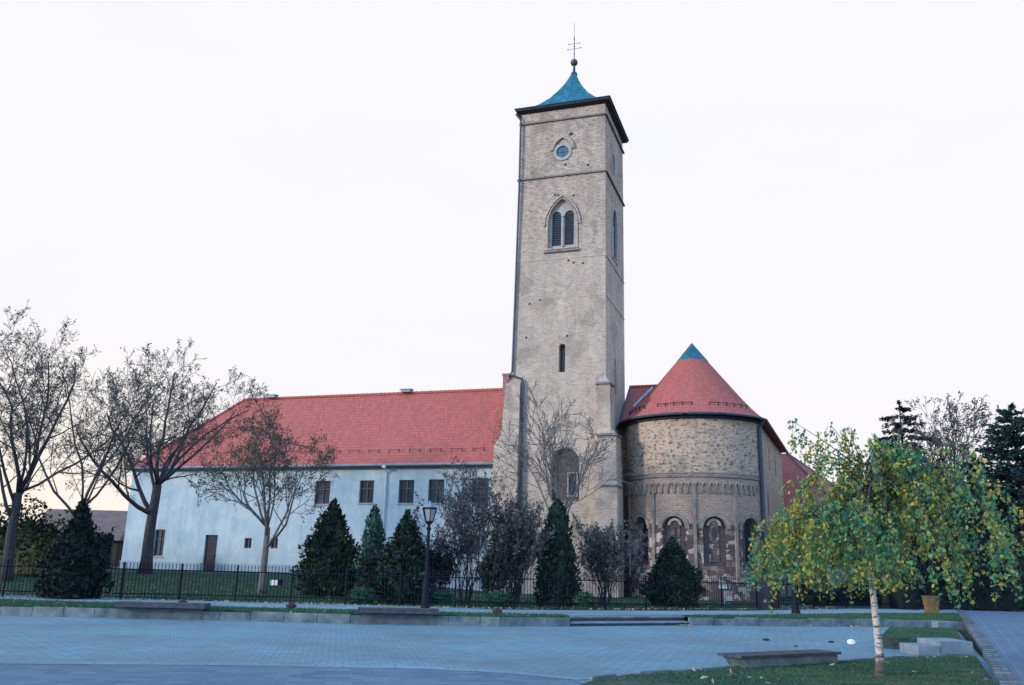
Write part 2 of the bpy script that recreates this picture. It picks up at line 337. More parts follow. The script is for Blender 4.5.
M['concrete'] = plain('kerb_concrete', (.055, .08, .09), (.21, .26, .275), 2.1, .92, .5)
M['concrete_pale'] = plain('pale_concrete', (.12, .17, .20), (.25, .31, .335), 2.4, .9, .4)
M['base_dark'] = plain('stained_concrete', (.05, .07, .085), (.15, .19, .205), 2.2, .95, .5)
M['step_riser'] = plain('shaded_riser', (.04, .055, .065), (.09, .115, .125), 2, .95, .5)  # dark colour stands in for shade on the risers below the treads
M['old_brick'] = plain('old_brick', (.22, .12, .10), (.34, .2, .17), 5, .9, .4)
M['bench_slab'] = plain('bench_boards', (.03, .036, .05), (.075, .085, .10), 5, .75, .4)
M['bark'] = plain('tree_bark', (.030, .030, .036), (.07, .066, .068), 8, .95, .6)
M['bark_grey'] = plain('grey_bark', (.085, .085, .09), (.16, .155, .15), 8, .95, .6)
M['birch'] = mat_birch()
M['twig'] = plain('twigs', (.05, .052, .062), (.095, .092, .098), 6, .9, 0)
M['leaf_sparse'] = island('last_leaves', [(.03, .055, .035), (.05, .08, .035), (.09, .11, .035), (.20, .19, .05)], trans=.35)
M['leaf_olive'] = island('olive_leaves', [(.05, .075, .035), (.09, .10, .035), (.16, .15, .04)], trans=.3)
M['leaf_purple'] = island('dull_leaves', [(.045, .055, .072), (.085, .092, .105), (.13, .115, .105)], trans=.2)
M['leaf_brown'] = island('brown_leaves', [(.07, .078, .082), (.12, .122, .118), (.17, .15, .12)], trans=.2)
M['leaf_birch'] = island('birch_leaves', [(.025, .12, .095), (.05, .21, .15), (.09, .28, .15), (.17, .34, .12), (.38, .40, .08), (.58, .40, .07), (.60, .29, .05)], trans=.42, big=1.1)
M['conifer'] = island('conifer_green', [(.008, .017, .016), (.014, .030, .024), (.026, .05, .034), (.045, .07, .04)])
M['thuja'] = island('thuja_green', [(.02, .055, .055), (.035, .085, .07), (.05, .10, .075)])
M['spruce'] = island('spruce_dark', [(.016, .024, .028), (.03, .036, .04), (.05, .045, .04)])
M['pine'] = island('pine_green', [(.012, .03, .036), (.02, .05, .05), (.03, .065, .06)])
M['hedge'] = island('hedge_leaves', [(.01, .016, .014), (.016, .026, .018), (.035, .045, .022), (.085, .085, .03)])
M['hedge_dark'] = island('hedge_dark', [(.008, .014, .015), (.013, .022, .022), (.02, .032, .026)])
M['bush_green'] = island('bush_green', [(.02, .08, .05), (.04, .12, .06)])
M['fallen'] = island('fallen_leaves', [(.20, .13, .07), (.33, .24, .13), (.42, .34, .22), (.25, .11, .06)])
M['blade'] = island('grass_blades', [(.015, .068, .048), (.026, .095, .055), (.045, .115, .056), (.11, .125, .055)], big=1.6)
M['lawn'] = mat_grass('lawn_grass', (.014, .042, .033), (.026, .065, .04), (.085, .08, .05), .7)
M['worn'] = mat_grass('worn_grass', (.02, .065, .05), (.04, .085, .055), (.17, .15, .115), .55)
M['earth'] = mat_grass('earth', (.06, .07, .05), (.08, .085, .055), (.10, .10, .07), .4)
PR = math.radians(-29)
M['plaza'] = mat_paver('plaza_pavers', (.165, .305, .35), (.13, .255, .30), (.075, .155, .19), .26, .26, PR)
M['purple'] = mat_paver('border_pavers', (.13, .195, .25), (.065, .12, .175), (.09, .18, .22), .38, .28, PR, (.07, .13, .18))
M['band'] = mat_paver('band_pavers', (.20, .32, .385), (.17, .29, .35), (.08, .14, .17), .9, .4, PR)
M['lane'] = mat_paver('lane_pavers', (.105, .165, .23), (.07, .115, .17), (.15, .25, .32), .42, .3, math.radians(-83), (.10, .14, .19))
M['path'] = mat_paver('path_slabs', (.24, .34, .39), (.21, .30, .35), (.13, .2, .23), .6, .6, PR)
M['roof_old'] = plain('old_roof', (.13, .10, .09), (.20, .15, .13), 2, .9, .4)
M['shed'] = plain('dark_boards', (.03, .026, .03), (.055, .045, .045), 2, .9, .3)
M['ochre'] = plain('ochre_paint', (.12, .085, .035), (.20, .14, .06), 4, .8, .3)
M['lamp_glass'] = plain('milk_glass', (.22, .25, .27), (.30, .33, .34), 3, .4, 0, .3)
M['sign_blue'] = plain('sign_board', (.02, .05, .11), (.03, .07, .14), 2, .5, 0)
M['sign_white'] = plain('sign_letters', (.75, .76, .76), (.82, .82, .82), 2, .6, 0)
M['paper'] = plain('white_plastic', (.75, .76, .77), (.85, .85, .85), 6, .6, .2)
M['stone_dark'] = plain('dark_lump', (.025, .024, .03), (.06, .05, .05), 6, .95, .6)
M['brick_dark'] = plain('brick_pillar', (.035, .028, .042), (.065, .048, .062), 5, .9, .4)
M['flash'] = plain('flashing', (.42, .48, .52), (.55, .6, .63), 2, .5, 0, .4)

# ------------------------------------------------------------------ ground, lawn, plaza
TZ, PZ = -.45, -.70
LS = MB(); LS.add([(-1500, -1500, -.80), (1500, -1500, -.80), (1500, 1500, -.80), (-1500, 1500, -.80)], [(0, 1, 2, 3)])
struct(LS.build('ground', M['earth']))

WL_BOT = [(-90, 612.5), (0, 615.4), (125, 618.3), (250, 621), (350, 623.8), (480, 626), (500, 626.5), (570, 626.5)]
WR_BOT = [(690, 625.5), (760, 626), (860, 626.6), (950, 627.5), (966, 627.8)]
pl = [G(x, y, PZ) for x, y in WL_BOT]; pr = [G(x, y, PZ) for x, y in WR_BOT]
vcam = np.array([math.sin(YAW), math.cos(YAW)]); rcam = np.array([math.cos(YAW), -math.sin(YAW)])
step_l = pl[-1][:2]+vcam*.02; step_r = pr[0][:2]+vcam*.02
front = [p[:2]+vcam*.12 for p in pl]+[pl[-1][:2]+vcam*1.0, pr[0][:2]+vcam*1.0]+[p[:2]+vcam*.12 for p in pr]
fs = np.array([(q-CAM[:2])@rcam for q in front]); fd = np.array([(q-CAM[:2])@vcam for q in front])
def sm(a, b, x):
    t = min(1, max(0, (x-a)/(b-a))); return t*t*(3-2*t)
def lawn_z(x, y):
    return TZ+.72*sm(-6, -26, x)*sm(-27, -8, y)+(-.12)*sm(-10, -4, y)*sm(-14, -6, x)
LB = MB(); s_all = sorted(set([-95, -80, -65, -50, -40, -32, -26, -22, -18]+list(fs)+[18, 22, 28, 36, 50, 70]+list(np.linspace(-16, 15, 26))))
rows = []
for s_ in s_all:
    d0 = float(np.interp(s_, fs, fd)); row = []
    for k in range(28):
        d = d0+(170-d0)*(k/27)**1.9; q = CAM[:2]+rcam*s_+vcam*d; row.append((q[0], q[1], lawn_z(q[0], q[1])))
    rows.append(row)
n_ = len(s_all)
LB.add(np.array(rows).reshape(-1, 3), [(i*28+j, (i+1)*28+j, (i+1)*28+j+1, i*28+j+1) for i in range(n_-1) for j in range(27)])
struct(LB.build('lawn', M['lawn'], smooth=True))

def sheet(name, pts, z, mat, th=None):
    P = [(p[0], p[1], z if np.isscalar(z) else z[i]) for i, p in enumerate(pts)]
    b = MB()
    if th: b.prism(P, z-th, z)
    else: b.add(P, [tuple(range(len(P)))])
    o = b.build(name, mat)
    if o.data.polygons[0].normal.z < 0 and not th: o.data.flip_normals()
    return struct(o)
back = [p[:2]+vcam*3 for p in (pl+pr)[::-1]]
edge = [G(-160, 659, PZ), G(0, 661.8, PZ), G(230, 663.2, PZ), G(420, 666.5, PZ), G(505, 671, PZ), G(598, 679.5, PZ)]
edge2 = [G(-160, 661, PZ), G(0, 664.3, PZ), G(230, 665.8, PZ), G(420, 669.2, PZ), G(505, 673.6, PZ), G(575, 680.5, PZ)]
# plaza: one big paved sheet, the border bands lie 4 mm above it
c0 = CAM[:2]
pz = [c0-rcam*40-vcam*6, c0+rcam*6-vcam*6, c0+rcam*4+vcam*8, G(1000, 690, PZ)[:2]+rcam*.2, G(975, 650, PZ)[:2], G(955, 628, PZ)[:2]]
sheet('plaza_paving', pz+[pr[-1][:2]+vcam*2]+[p[:2]+vcam*2 for p in (pl+pr)[::-1]]+[c0-rcam*40+vcam*26], PZ, M['plaza'])
sheet('plaza_border', [c0-rcam*39-vcam*5, c0+rcam*4-vcam*5, c0+rcam*3+vcam*9, ]+[p for p in edge2[::-1]], PZ+.004, M['purple'])
sheet('plaza_band', [p for p in edge]+[p for p in edge2[::-1]], PZ+.008, M['band'])

# paved walk between verge and fence
pf = [(-90, 591.5), (0, 594.2), (100, 597), (250, 602.5), (350, 604), (450, 607), (500, 609.6), (560, 610), (650, 610.6), (750, 610.6), (850, 608.6), (960, 609)]
pn = [(-90, 597), (0, 599.5), (100, 602.6), (250, 607.8), (350, 610), (450, 612.4), (500, 614.4), (571, 615.2), (688, 614.6), (750, 615), (850, 613.6), (960, 613.2)]
sheet('walk', [G(x, y, TZ+.006) for x, y in pf]+[G(x, y, TZ+.006) for x, y in pn[::-1]], TZ+.006, M['path'])

# retaining walls
def wall_strip(pts, z0, z1, th, b=None):
    b = b or MB(); q = [np.array(p[:2]) for p in pts]
    for i in range(len(q)-1):
        a, c = q[i], q[i+1]; t = (c-a)/np.linalg.norm(c-a); nn = np.array([-t[1], t[0]])*th; L_ = np.linalg.norm(c-a); m = max(1, int(round(L_/random.uniform(.8, 1.1))))
        for k in range(m):
            p0 = a+(c-a)*k/m+t*.008; p1 = a+(c-a)*(k+1)/m-t*.008; j = random.uniform(-.02, .02)
            b.prism([p0, p1, p1+nn, p0+nn], z0, z1+j)
    return b
random.seed(4)
tag(wall_strip(pl, PZ-.1, TZ, .14).build('retaining_wall', M['concrete']), 'long low concrete retaining wall with grass on top, left of the steps', 'retaining wall', 'low retaining walls round the square')
tag(wall_strip(pr, PZ-.1, TZ, .14).build('retaining_wall', M['concrete']), 'low concrete retaining wall with grass on top, right of the steps towards the birch', 'retaining wall', 'low retaining walls round the square')
a0, a1 = pl[-1][:2]+rcam*.02, pr[0][:2]-rcam*.02
def stepblk(d0, d1, z0, z1, mat, o=0):
    m = MB(); m.prism([a0+vcam*(d0-o), a1+vcam*(d0-o), a1+vcam*d1, a0+vcam*d1], z0, z1); return struct(m.build('steps', mat))
stepblk(.12, 1.0, PZ-.1, PZ+.075, M['step_riser']); stepblk(.12, .70, PZ+.077, PZ+.115, M['concrete_pale'], .07)
stepblk(.72, 1.6, PZ+.05, TZ-.045, M['step_riser']); stepblk(.72, 1.7, TZ-.043, TZ+.004, M['concrete'], .07)

# right side: lane, kerb, lawn corner
ln = [(957, 611.0, -.43), (966.5, 626, -.435), (985, 655, -.60), (1003, 690, -.66)]
kb = [(963.5, 611.0, -.43), (976.5, 626, -.435), (998, 655, -.60), (1021, 690, -.66)]
kl = [G(*p) for p in ln]; kr = [G(*p) for p in kb]
def ext(a, b, k): return b+(b-a)*k
kl.append(ext(kl[2], kl[3], .8)); kr.append(ext(kr[2], kr[3], .8)); kl[-1][2] = kr[-1][2] = -.68
kp = MB()
for i in range(4):
    a, b_, c, d = kl[i], kr[i], kr[i+1], kl[i+1]
    m_ = int(np.linalg.norm(d-a)/.5)+1
    for k in range(m_):
        t0, t1 = k/m_, (k+1)/m_-.02
        for s0, s1 in ((0, .47), (.5, 1)):
            f_ = lambda s, t: (a+(d-a)*t)*(1-s)+(b_+(c-b_)*t)*s
            q = [f_(s0, t0), f_(s1, t0), f_(s1, t1), f_(s0, t1)]
            kp.loft([[(p[0], p[1], p[2]-.14) for p in q], [(p[0], p[1], p[2]+.045) for p in q]])
struct(kp.build('kerb', M['concrete']))
lane = MB(); rr_ = []
for p in kr: rr_.append(p+np.array([0, 0, .03]))
rt = [p+np.array([rcam[0]*14, rcam[1]*14, 0]) for p in rr_]
lane.add(rr_+rt, [(i, 5+i, 6+i, i+1) for i in range(4)])
lo = lane.build('lane', M['lane']); 
if lo.data.polygons[0].normal.z < 0: lo.data.flip_normals()
struct(lo)

LZ = -.655
tip = [(560, 692), (592, 680.5), (640, 674.5), (700, 670.5), (760, 666.5), (850, 661), (900, 657.5), (940, 656.5), (976, 656.5), (1001, 691), (1001, 720)]
lawn_poly = [G(x, y, LZ) for x, y in tip]
b = MB(); b.prism(lawn_poly, PZ-.05, LZ); struct(b.build('turf_corner', M['worn']))
kb2 = [G(x, y, PZ+.02) for x, y in tip[1:9]]
struct(wall_strip([p-np.array([vcam[0]*-.02, vcam[1]*-.02, 0]) for p in kb2], PZ-.05, LZ+.012, .07).build('edging', M['concrete']))

# raised bed with slabs beside the lane
BZ = -.42
bt = [(880, 636.5), (941, 640), (962, 640), (956, 628), (890, 627)]
bed = [G(x, y, BZ) for x, y in bt]
b = MB(); b.prism(bed, PZ-.05, BZ); struct(b.build('raised_bed', M['worn']))
tag(wall_strip([bed[0], bed[1]], PZ-.05, BZ+.012, .10).build('retaining_wall', M['concrete']), 'short low concrete wall fronting the raised grass bed behind the birch trunk', 'retaining wall', 'low retaining walls round the square')
def block(x0, x1, yb, z1, deep, label, z0=PZ-.05):
    a, c_ = G(x0, yb, PZ)[:2], G(x1, yb, PZ)[:2]; m = MB(); m.prism([a, c_, c_+vcam*deep, a+vcam*deep], z0, z1); return tag(m.build('concrete_block', M['concrete_pale']), label, 'block', 'concrete blocks by the lane')
block(941.5, 974, 656, -.385, 1.2, 'larger pale concrete block in front of the raised bed, next to the lane kerb')
block(919, 940.8, 656, -.485, 1.0, 'smaller pale concrete block at the foot of the short wall behind the birch')
block(939, 957, 630, -.43, .5, 'narrow pale concrete block behind the raised bed beside the kerb')

# ------------------------------------------------------------------ bell tower
tw = thing('bell_tower', (-3.25, 3.25, -.7), 'tall square stone bell tower with blue copper spire roof and cross', 'tower')
TO = np.array(tw.location)
b = MB(); b.rect([(-6.72, 0, -.06, 6.5, -1.2), (-6.70, -.02, -.03, 6.5, 12), (-6.6, -.04, -.02, 6.5, 20), (-6.5, -.05, 0, 6.48, 28.7), (-6.46, -.07, .02, 6.46, 34.2)])
shaft = b.build('shaft', M['tower'], tw, uv='box')
def arch(w, h, cx=0, z0=0, kind='round', n=14):
    hw = w/2
    if kind == 'round':
        zs = z0+h-hw; return [(cx-hw, z0), (cx+hw, z0)]+[(cx+hw*math.cos(math.pi*i/n), zs+hw*math.sin(math.pi*i/n)) for i in range(n+1)]
    R = w*1.02; zs = z0+h-math.sqrt(R*R-(R-hw)**2); a1_ = math.acos((R-hw)/R)
    p = [(cx-hw, z0), (cx+hw, z0)]
    p += [(cx+hw-R+R*math.cos(a1_*i/n), zs+R*math.sin(a1_*i/n)) for i in range(n+1)]
    p += [(cx-hw+R-R*math.cos(a1_*(n-i)/n), zs+R*math.sin(a1_*(n-i)/n)) for i in range(1, n+1)]
    return p
def circ(r, cx, cz, n=28): return [(cx+r*math.cos(2*math.pi*i/n), cz+r*math.sin(2*math.pi*i/n)) for i in range(n)]
FR = lambda a, b_: ((0, 0, 0), (1, 0, 0), (0, 0, 1), (0, 1, 0), a, b_)       # south face (looks at camera)
FE = lambda a, b_: ((0, 0, 0), (0, 1, 0), (0, 0, 1), (-1, 0, 0), a, b_)      # east face
c = MB()
c.fprism(arch(2.06, 3.72, -3.2, 23.15, 'pt'), FR(-.5, .5)); c.fprism(circ(.60, -3.22, 30.58), FR(-.5, .25)); c.fprism(arch(.46, 2.0, -3.10, 14.1), FR(-.5, .6))
c.fprism(arch(1.95, 3.5, -2.80, 5.4), FR(-.6, .45)); c.fprism([(-2.98, .95), (-2.42, .95), (-2.42, 1.65), (-2.98, 1.65)], FR(-.5, .4))
c.fprism(arch(1.7, 4.0, 3.0, 23.0, 'pt'), FE(-.5, .3)); c.fprism(arch(.7, 1.5, 2.8, 29.9, 'pt'), FE(-.5, .3)); c.fprism(arch(.5, 2.6, 3.1, 13.0), FE(-.5, .5))
cut(shaft, c, 'box', TO)
def ring(outer, inner):                 # flat frame between two outlines of equal length
    return outer, inner
def frame_mesh(outer, inner, F, a, b_):
    m = MB(); o, U, V, N, _, _ = F(0, 0); U = np.array(U, float); V = np.array(V, float); N = np.array(N, float)
    n = len(outer); P = []
    for w_ in (a, b_):
        for poly in (outer, inner): P += [U*p[0]+V*p[1]+N*w_ for p in poly]
    f = []
    for i in range(n):
        j = (i+1) % n
        f += [(i, j, n+j, n+i), (2*n+i, 3*n+i, 3*n+j, 2*n+j), (i, 2*n+i, 2*n+j, j), (n+i, n+j, 3*n+j, 3*n+i)]
    return m.add(P, f)
def window_unit(F, name, outer, inner, a, bk, mat, glassmat, depth, parent):
    fr = frame_mesh(outer, inner, F, a, bk).build(name, mat, parent)
    m = MB(); m.fprism(inner, F(depth, depth+.03)); g = m.build('pane', glassmat, fr); return fr
# twin belfry window (south) with pointed hood
fr = frame_mesh(arch(2.34, 3.93, -3.2, 23.06, 'pt'), arch(2.08, 3.74, -3.2, 23.15, 'pt'), FR, -.09, .05).build('window_surround', M['tower'], tw, uv='box')
m = MB(); m.fprism(arch(2.06, 3.72, -3.2, 23.15, 'pt'), FR(.20, .24)); pnl = m.build('tracery', M['stone_grey'], fr)
c = MB()
for cx in (-3.66, -2.72): c.fprism(arch(.66, 2.62, cx, 23.4), FR(.1, .4))
cut(pnl, c, None, TO)
for cx in (-3.66, -2.72):
    m = MB(); m.fprism(arch(.70, 2.64, cx, 23.39), FR(.30, .33)); lv = m.build('louvre', M['window_dark'], fr)
    m = MB()
    for k in range(14):
        zz = 23.5+k*.17; m.bx((cx-.33, .25, zz), (cx+.33, .28, zz+.05))
    m.build('slat', M['dark_wood'], lv)
m = MB(); m.tube([(-3.19, .15, 23.3), (-3.19, .15, 25.6)], .08, 8); m.box((-3.19, .15, 25.65), (.26, .2, .14)); m.build('mullion', M['stone'], fr)
m = MB(); m.bx((-4.5, -.16, 22.82), (-1.9, .04, 22.99)); m.build('sill', M['string'], fr)
hp = arch(2.72, 2.08, -3.2, 25.15, 'pt'); hi = arch(2.5, 1.90, -3.2, 25.15, 'pt')
n0 = len(hp); m = MB(); m.loft([[(hp[i][0], -.13, hp[i][1]), (hi[i][0], -.15, hi[i][1]), (hi[i][0], .03, hi[i][1]), (hp[i][0], .03, hp[i][1])] for i in range(2, n0)])
m.build('hood_mould', M['tower'], fr, uv='box')
# round clock-like window
fr = frame_mesh(circ(.68, -3.22, 30.58), circ(.47, -3.22, 30.58), FR, -.07, .06).build('round_window', M['stone'], tw)
m = MB(); m.fprism(circ(.49, -3.22, 30.58), FR(.03, .05)); g = m.build('pane', M['glass_blue'], fr)
m = MB(); m.bx((-3.24, .0, 30.12), (-3.20, .025, 31.04)); m.bx((-3.68, .0, 30.56), (-2.76, .025, 30.60)); m.build('glazing_bar', M['win_frame'], g)
hp = arch(1.85, .98, -3.22, 30.72, 'round'); hi = arch(1.40, .74, -3.22, 30.72, 'round'); hp = [(x, z+.30*max(0, 1-abs(x+3.22)/.8)) for x, z in hp]; hi = [(x, z+.22*max(0, 1-abs(x+3.22)/.6)) for x, z in hi]
m = MB(); m.loft([[(hp[i][0], -.14, hp[i][1]), (hi[i][0], -.14, hi[i][1]), (hi[i][0], .03, hi[i][1]), (hp[i][0], .03, hp[i][1])] for i in range(2, len(hp))])
m.build('hood_mould', M['tower'], fr, uv='box')
m = MB(); m.fprism(arch(.46, 2.0, -3.10, 14.1), FR(.45, .5)); m.build('slit_window', M['window_dark'], tw)
# lower niche
nf = frame_mesh(arch(2.3, 3.7, -2.80, 5.38), arch(1.96, 3.51, -2.80, 5.4), FR, -.07, .05).build('niche', M['stone_grey'], tw)
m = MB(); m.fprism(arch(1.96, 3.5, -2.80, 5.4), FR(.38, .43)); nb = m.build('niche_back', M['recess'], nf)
wfr = frame_mesh([(-2.72, 5.7), (-2.0, 5.7), (-2.0, 7.3), (-2.72, 7.3)], [(-2.64, 5.78), (-2.08, 5.78), (-2.08, 7.22), (-2.64, 7.22)], FR, .28, .40).build('window', M['stone_grey'], nf)
m = MB(); m.bx((-2.66, .35, 5.76), (-2.06, .375, 7.24)); m.build('pane', M['window_dark'], wfr)
m = MB(); m.bx((-2.38, .32, 5.76), (-2.34, .345, 7.24)); [m.bx((-2.66, .32, z), (-2.06, .345, z+.04)) for z in (6.2, 6.7)]; m.build('bars', M['fence_iron'], wfr)
m = MB(); m.bx((-2.98, .28, .95), (-2.42, .33, 1.65)); m.build('cellar_window', M['window_dark'], tw)
# east face windows
fr = frame_mesh(arch(2.0, 4.25, 3.0, 22.9, 'pt'), arch(1.5, 3.9, 3.0, 23.05, 'pt'), FE, -.02, .14).build('window_surround', M['stone_grey'], tw)
m = MB(); m.fprism(arch(1.52, 3.9, 3.0, 23.05, 'pt'), FE(.26, .29)); m.build('louvre', M['window_dark'], fr)
m = MB(); m.tube([(-.18, 3.0, 23.1), (-.18, 3.0, 25.6)], .09, 8); m.build('mullion', M['stone'], fr)
fr = frame_mesh(arch(.95, 1.75, 2.8, 29.8, 'pt'), arch(.6, 1.4, 2.8, 29.95, 'pt'), FE, 0, .14).build('window_surround', M['stone_grey'], tw)
m = MB(); m.fprism(arch(.62, 1.4, 2.8, 29.95, 'pt'), FE(.25, .28)); m.build('pane', M['glass_blue'], fr)
m = MB(); m.fprism(arch(.5, 2.6, 3.1, 13.0), FE(.4, .45)); m.build('slit_window', M['window_dark'], tw)
# putlog holes
random.seed(11)
for _ in range(16):
    x, z = random.uniform(-6.1, -.5), random.choice([12.2, 16.4, 19.3, 21.8, 26.9, 29.4, 31.9])+random.uniform(-.3, .3); m = MB(); m.bx((x, -.054, z), (x+.12, .2, z+.13)); m.build('putlog_hole', M['window_dark'], tw)
# string courses and eaves
for z, o, nm in ((33.15, .105, 'string_course'), (28.65, .115, 'string_course'), (22.3, .035, 'string_course'), (19.4, .03, 'string_course')):
    t = (z-20)/14; x0 = -6.6+.12*max(0, min(1, t)); 
    m = MB(); m.rect([(x0-o, -.03+o, -.0-o, 6.48+o, z), (x0-o, -.03+o, -.0-o, 6.48+o, z+(.10 if o > .1 else .05)), (x0-.0, -.05, .0, 6.46, z+(.19 if o > .1 else .09))]); m.build(nm, M['string'] if o > .1 else M['tower'], tw, uv='box')
O = .36
m = MB(); m.rect([(-6.46-.04, -.06+.04, -.04, 6.5, 34.05), (-6.46-O, -.06+O, -O, 6.46+O, 34.2), (-6.46-O, -.06+O, -O, 6.46+O, 34.36)]); m.build('eaves', M['dark_wood'], tw)
prof = [(3.66, 34.37), (3.64, 34.42), (3.1, 34.58), (2.68, 34.86), (2.15, 35.38), (1.52, 36.15), (1.02, 36.95), (.62, 37.70), (.36, 38.3), (.22, 38.68), (.16, 38.95)]
m = MB(); m.rect([(-3.26-r, -3.26+r, 3.24-r, 3.24+r, z) for r, z in prof]); rf = m.build('roof', M['copper'], tw)
m = MB(); ct = (-3.26, 3.24, 0)
m.lathe([(.24, 38.7), (.27, 38.8), (.24, 38.92), (.12, 38.98), (.09, 39.56), (.1, 39.6)], ct, 12)
m.lathe([(.03, 39.57)]+[(.29*math.sin(math.pi*i/10), 39.86-.29*math.cos(math.pi*i/10)) for i in range(1, 10)]+[(.03, 40.15)], ct, 16)
fn = m.build('finial', M['pipe_dark'], rf, smooth=True)
m = MB(); m.tube([(-3.26, 3.24, 40.1), (-3.26, 3.24, 42.2)], .035, 6); m.tube([(-3.26, 3.24, 42.2), (-3.26, 3.24, 43.4)], .014, 5)
for zz, hw in ((41.55, .42), (41.1, .52)):
    m.tube([(-3.26-hw, 3.24, zz), (-3.26+hw, 3.24, zz)], .016, 5)
    for s in (-1, 1): m.lathe([(.01, -.06), (.06, 0), (.01, .06)], (-3.26+s*hw, 3.24, zz), 8)
for zz in (40.65, 41.33, 41.95): m.lathe([(.01, -.08), (.065, 0), (.01, .08)], (-3.26, 3.24, zz), 8)
m.build('cross', M['pipe_dark'], rf)
# buttresses
m = MB(); m.rect([(-7.72, -5.95, -.62, 1.6, -1.2), (-7.66, -5.95, -.60, 1.6, 9.1), (-7.20, -5.95, -.50, 1.6, 9.8), (-7.02, -5.95, -.40, 1.6, 13.3), (-6.9, -5.95, -.04, 1.6, 13.95)])
m.build('buttress', M['tower'], tw, uv='box')
m = MB(); m.rect([(-7.25, -6.8, -.30, .2, 12.6), (-7.25, -6.8, -.30, .2, 13.95), (-7.3, -6.75, -.35, .25, 13.96), (-7.3, -6.75, -.35, .25, 14.12)]); m.bx((-7.08, -.36, 13.35), (-6.92, -.2, 13.65)) ; m.build('brick_stub', M['old_brick'], tw)
m = MB(); m.rect([(-.58, .94, -.95, .9, -1.2), (-.56, .90, -.92, .9, 6.3), (-.53, .84, -.80, .9, 6.6), (-.5, .80, -.80, .9, 9.6), (-.48, .40, -.56, .9, 10.1), (-.46, .34, -.52, .9, 13.1), (-.42, .0, -.06, .9, 13.65)])
m.build('buttress', M['tower'], tw, uv='box')
for x0, x1, y0, z in ((-.60, .46, -.64, 13.05), (-.50, .92, -.95, 9.55), (-.2, .97, -1.0, 6.25)):
    m = MB(); m.rect([(x0, x1, y0, .7, z), (x0, x1, y0, .7, z+.10), (x0+.2, x1-.3, y0+.35, .7, z+.25)]); m.build('ledge', M['string'], tw)
m = MB(); m.tube([(-6.80, -.30, 34.0), (-6.45, -.20, 33.5), (-6.44, -.20, 28), (-6.55, -.16, 20), (-6.63, -.16, 14.3), (-6.72, -.24, 14.02), (-5.95, -.26, 13.72), (-5.82, -.24, 13.5), (-5.80, -.24, 6), (-5.80, -.26, -.5)], .075, 8)
for z in (11, 8, 5, 2): m.box((-5.80, -.2, z), (.24, .2, .06))
m.build('downpipe', M['pipe_dark'], tw)

# ------------------------------------------------------------------ monastery wing
wg = thing('monastery_wing', (-23, 5, -.4), 'long whitewashed two-storey monastery wing with a red tiled hip roof', 'building')
WO = np.array(wg.location); X0, X1, Y0, Y1 = -38.75, -6.9, .9, 9.4
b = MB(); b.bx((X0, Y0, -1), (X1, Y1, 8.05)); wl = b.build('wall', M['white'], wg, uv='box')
up = [(-21.45, 6.07, 1.25, 1.7), (-17.85, 6.12, 1.15, 1.62), (-14.7, 6.12, 1.2, 1.65), (-12.4, 6.14, 1.2, 1.65), (-9.1, 6.18, 1.2, 1.7)]
up += [(-25.2, 6.07, 1.2, 1.65), (-28.6, 6.07, 1.2, 1.65), (-32.0, 6.07, 1.2, 1.65), (-35.5, 6.07, 1.2, 1.65)][:0]
lowr = [(-27.4, 2.34, .62, .75), (-25.15, 2.37, .62, .75), (-9.6, 2.5, 1.2, 1.3), (-35.4, 2.25, .95, 2.0)]
c = MB()
for x, z, w, h in up+lowr: c.bx((x-w/2, Y0-.3, z-h/2), (x+w/2, Y0+.28, z+h/2))
c.bx((-31.2, Y0-.3, .1), (-30.1, Y0+.28, 2.9))
cut(wl, c, 'box', WO)
for x, z, w, h in up+lowr:
    m = MB(); t = .07
    for (a, d) in (((x-w/2, z-h/2), (x-w/2+t, z+h/2)), ((x+w/2-t, z-h/2), (x+w/2, z+h/2)), ((x-w/2+t, z-h/2), (x+w/2-t, z-h/2+t)), ((x-w/2+t, z+h/2-t), (x+w/2-t, z+h/2)), ((x-.035, z-h/2+t), (x+.035, z+h/2-t))):
        m.bx((a[0], Y0+.12, a[1]), (d[0], Y0+.19, d[1]))
    if h > 1: m.bx((x-w/2+t, Y0+.125, z+h*.12), (x+w/2-t, Y0+.185, z+h*.12+.05))
    wf = m.build('window', M['win_frame'], wg)
    m = MB(); m.bx((x-w/2+.01, Y0+.20, z-h/2+.01), (x+w/2-.01, Y0+.225, z+h/2-.01)); m.build('pane', M['window_dark'], wf)
    if h > 1: m = MB(); m.bx((x-w/2-.06, Y0-.07, z-h/2-.09), (x+w/2+.06, Y0+.11, z-h/2-.01)); m.build('sill', M['stone_grey'], wf)
m = MB(); m.bx((-31.2, Y0+.15, .1), (-30.1, Y0+.21, 2.9)); dr = m.build('door', M['dark_wood'], wg)
m = MB(); m.bx((-30.35, Y0+.09, 1.3), (-30.25, Y0+.149, 1.45)); m.build('handle', M['fence_iron'], dr)
m = MB(); m.bx((X0-.08, Y0-.08, -1), (-31.3, Y0+.05, .85)); m.bx((-30.0, Y0-.08, -1), (X1, Y0+.05, .85)); m.build('plinth', M['plinth'], wg)
ZE, ZR = 8.0, 14.1; ex0, ex1, ey0, ey1 = X0-.5, -6.6, .45, 9.9; ym = 5.1
m = MB()
V = [(ex0, ey0, ZE), (ex1, ey0, ZE), (ex1, ey1, ZE), (ex0, ey1, ZE), (-31.9, ym, ZR), (ex1, ym, ZR)]
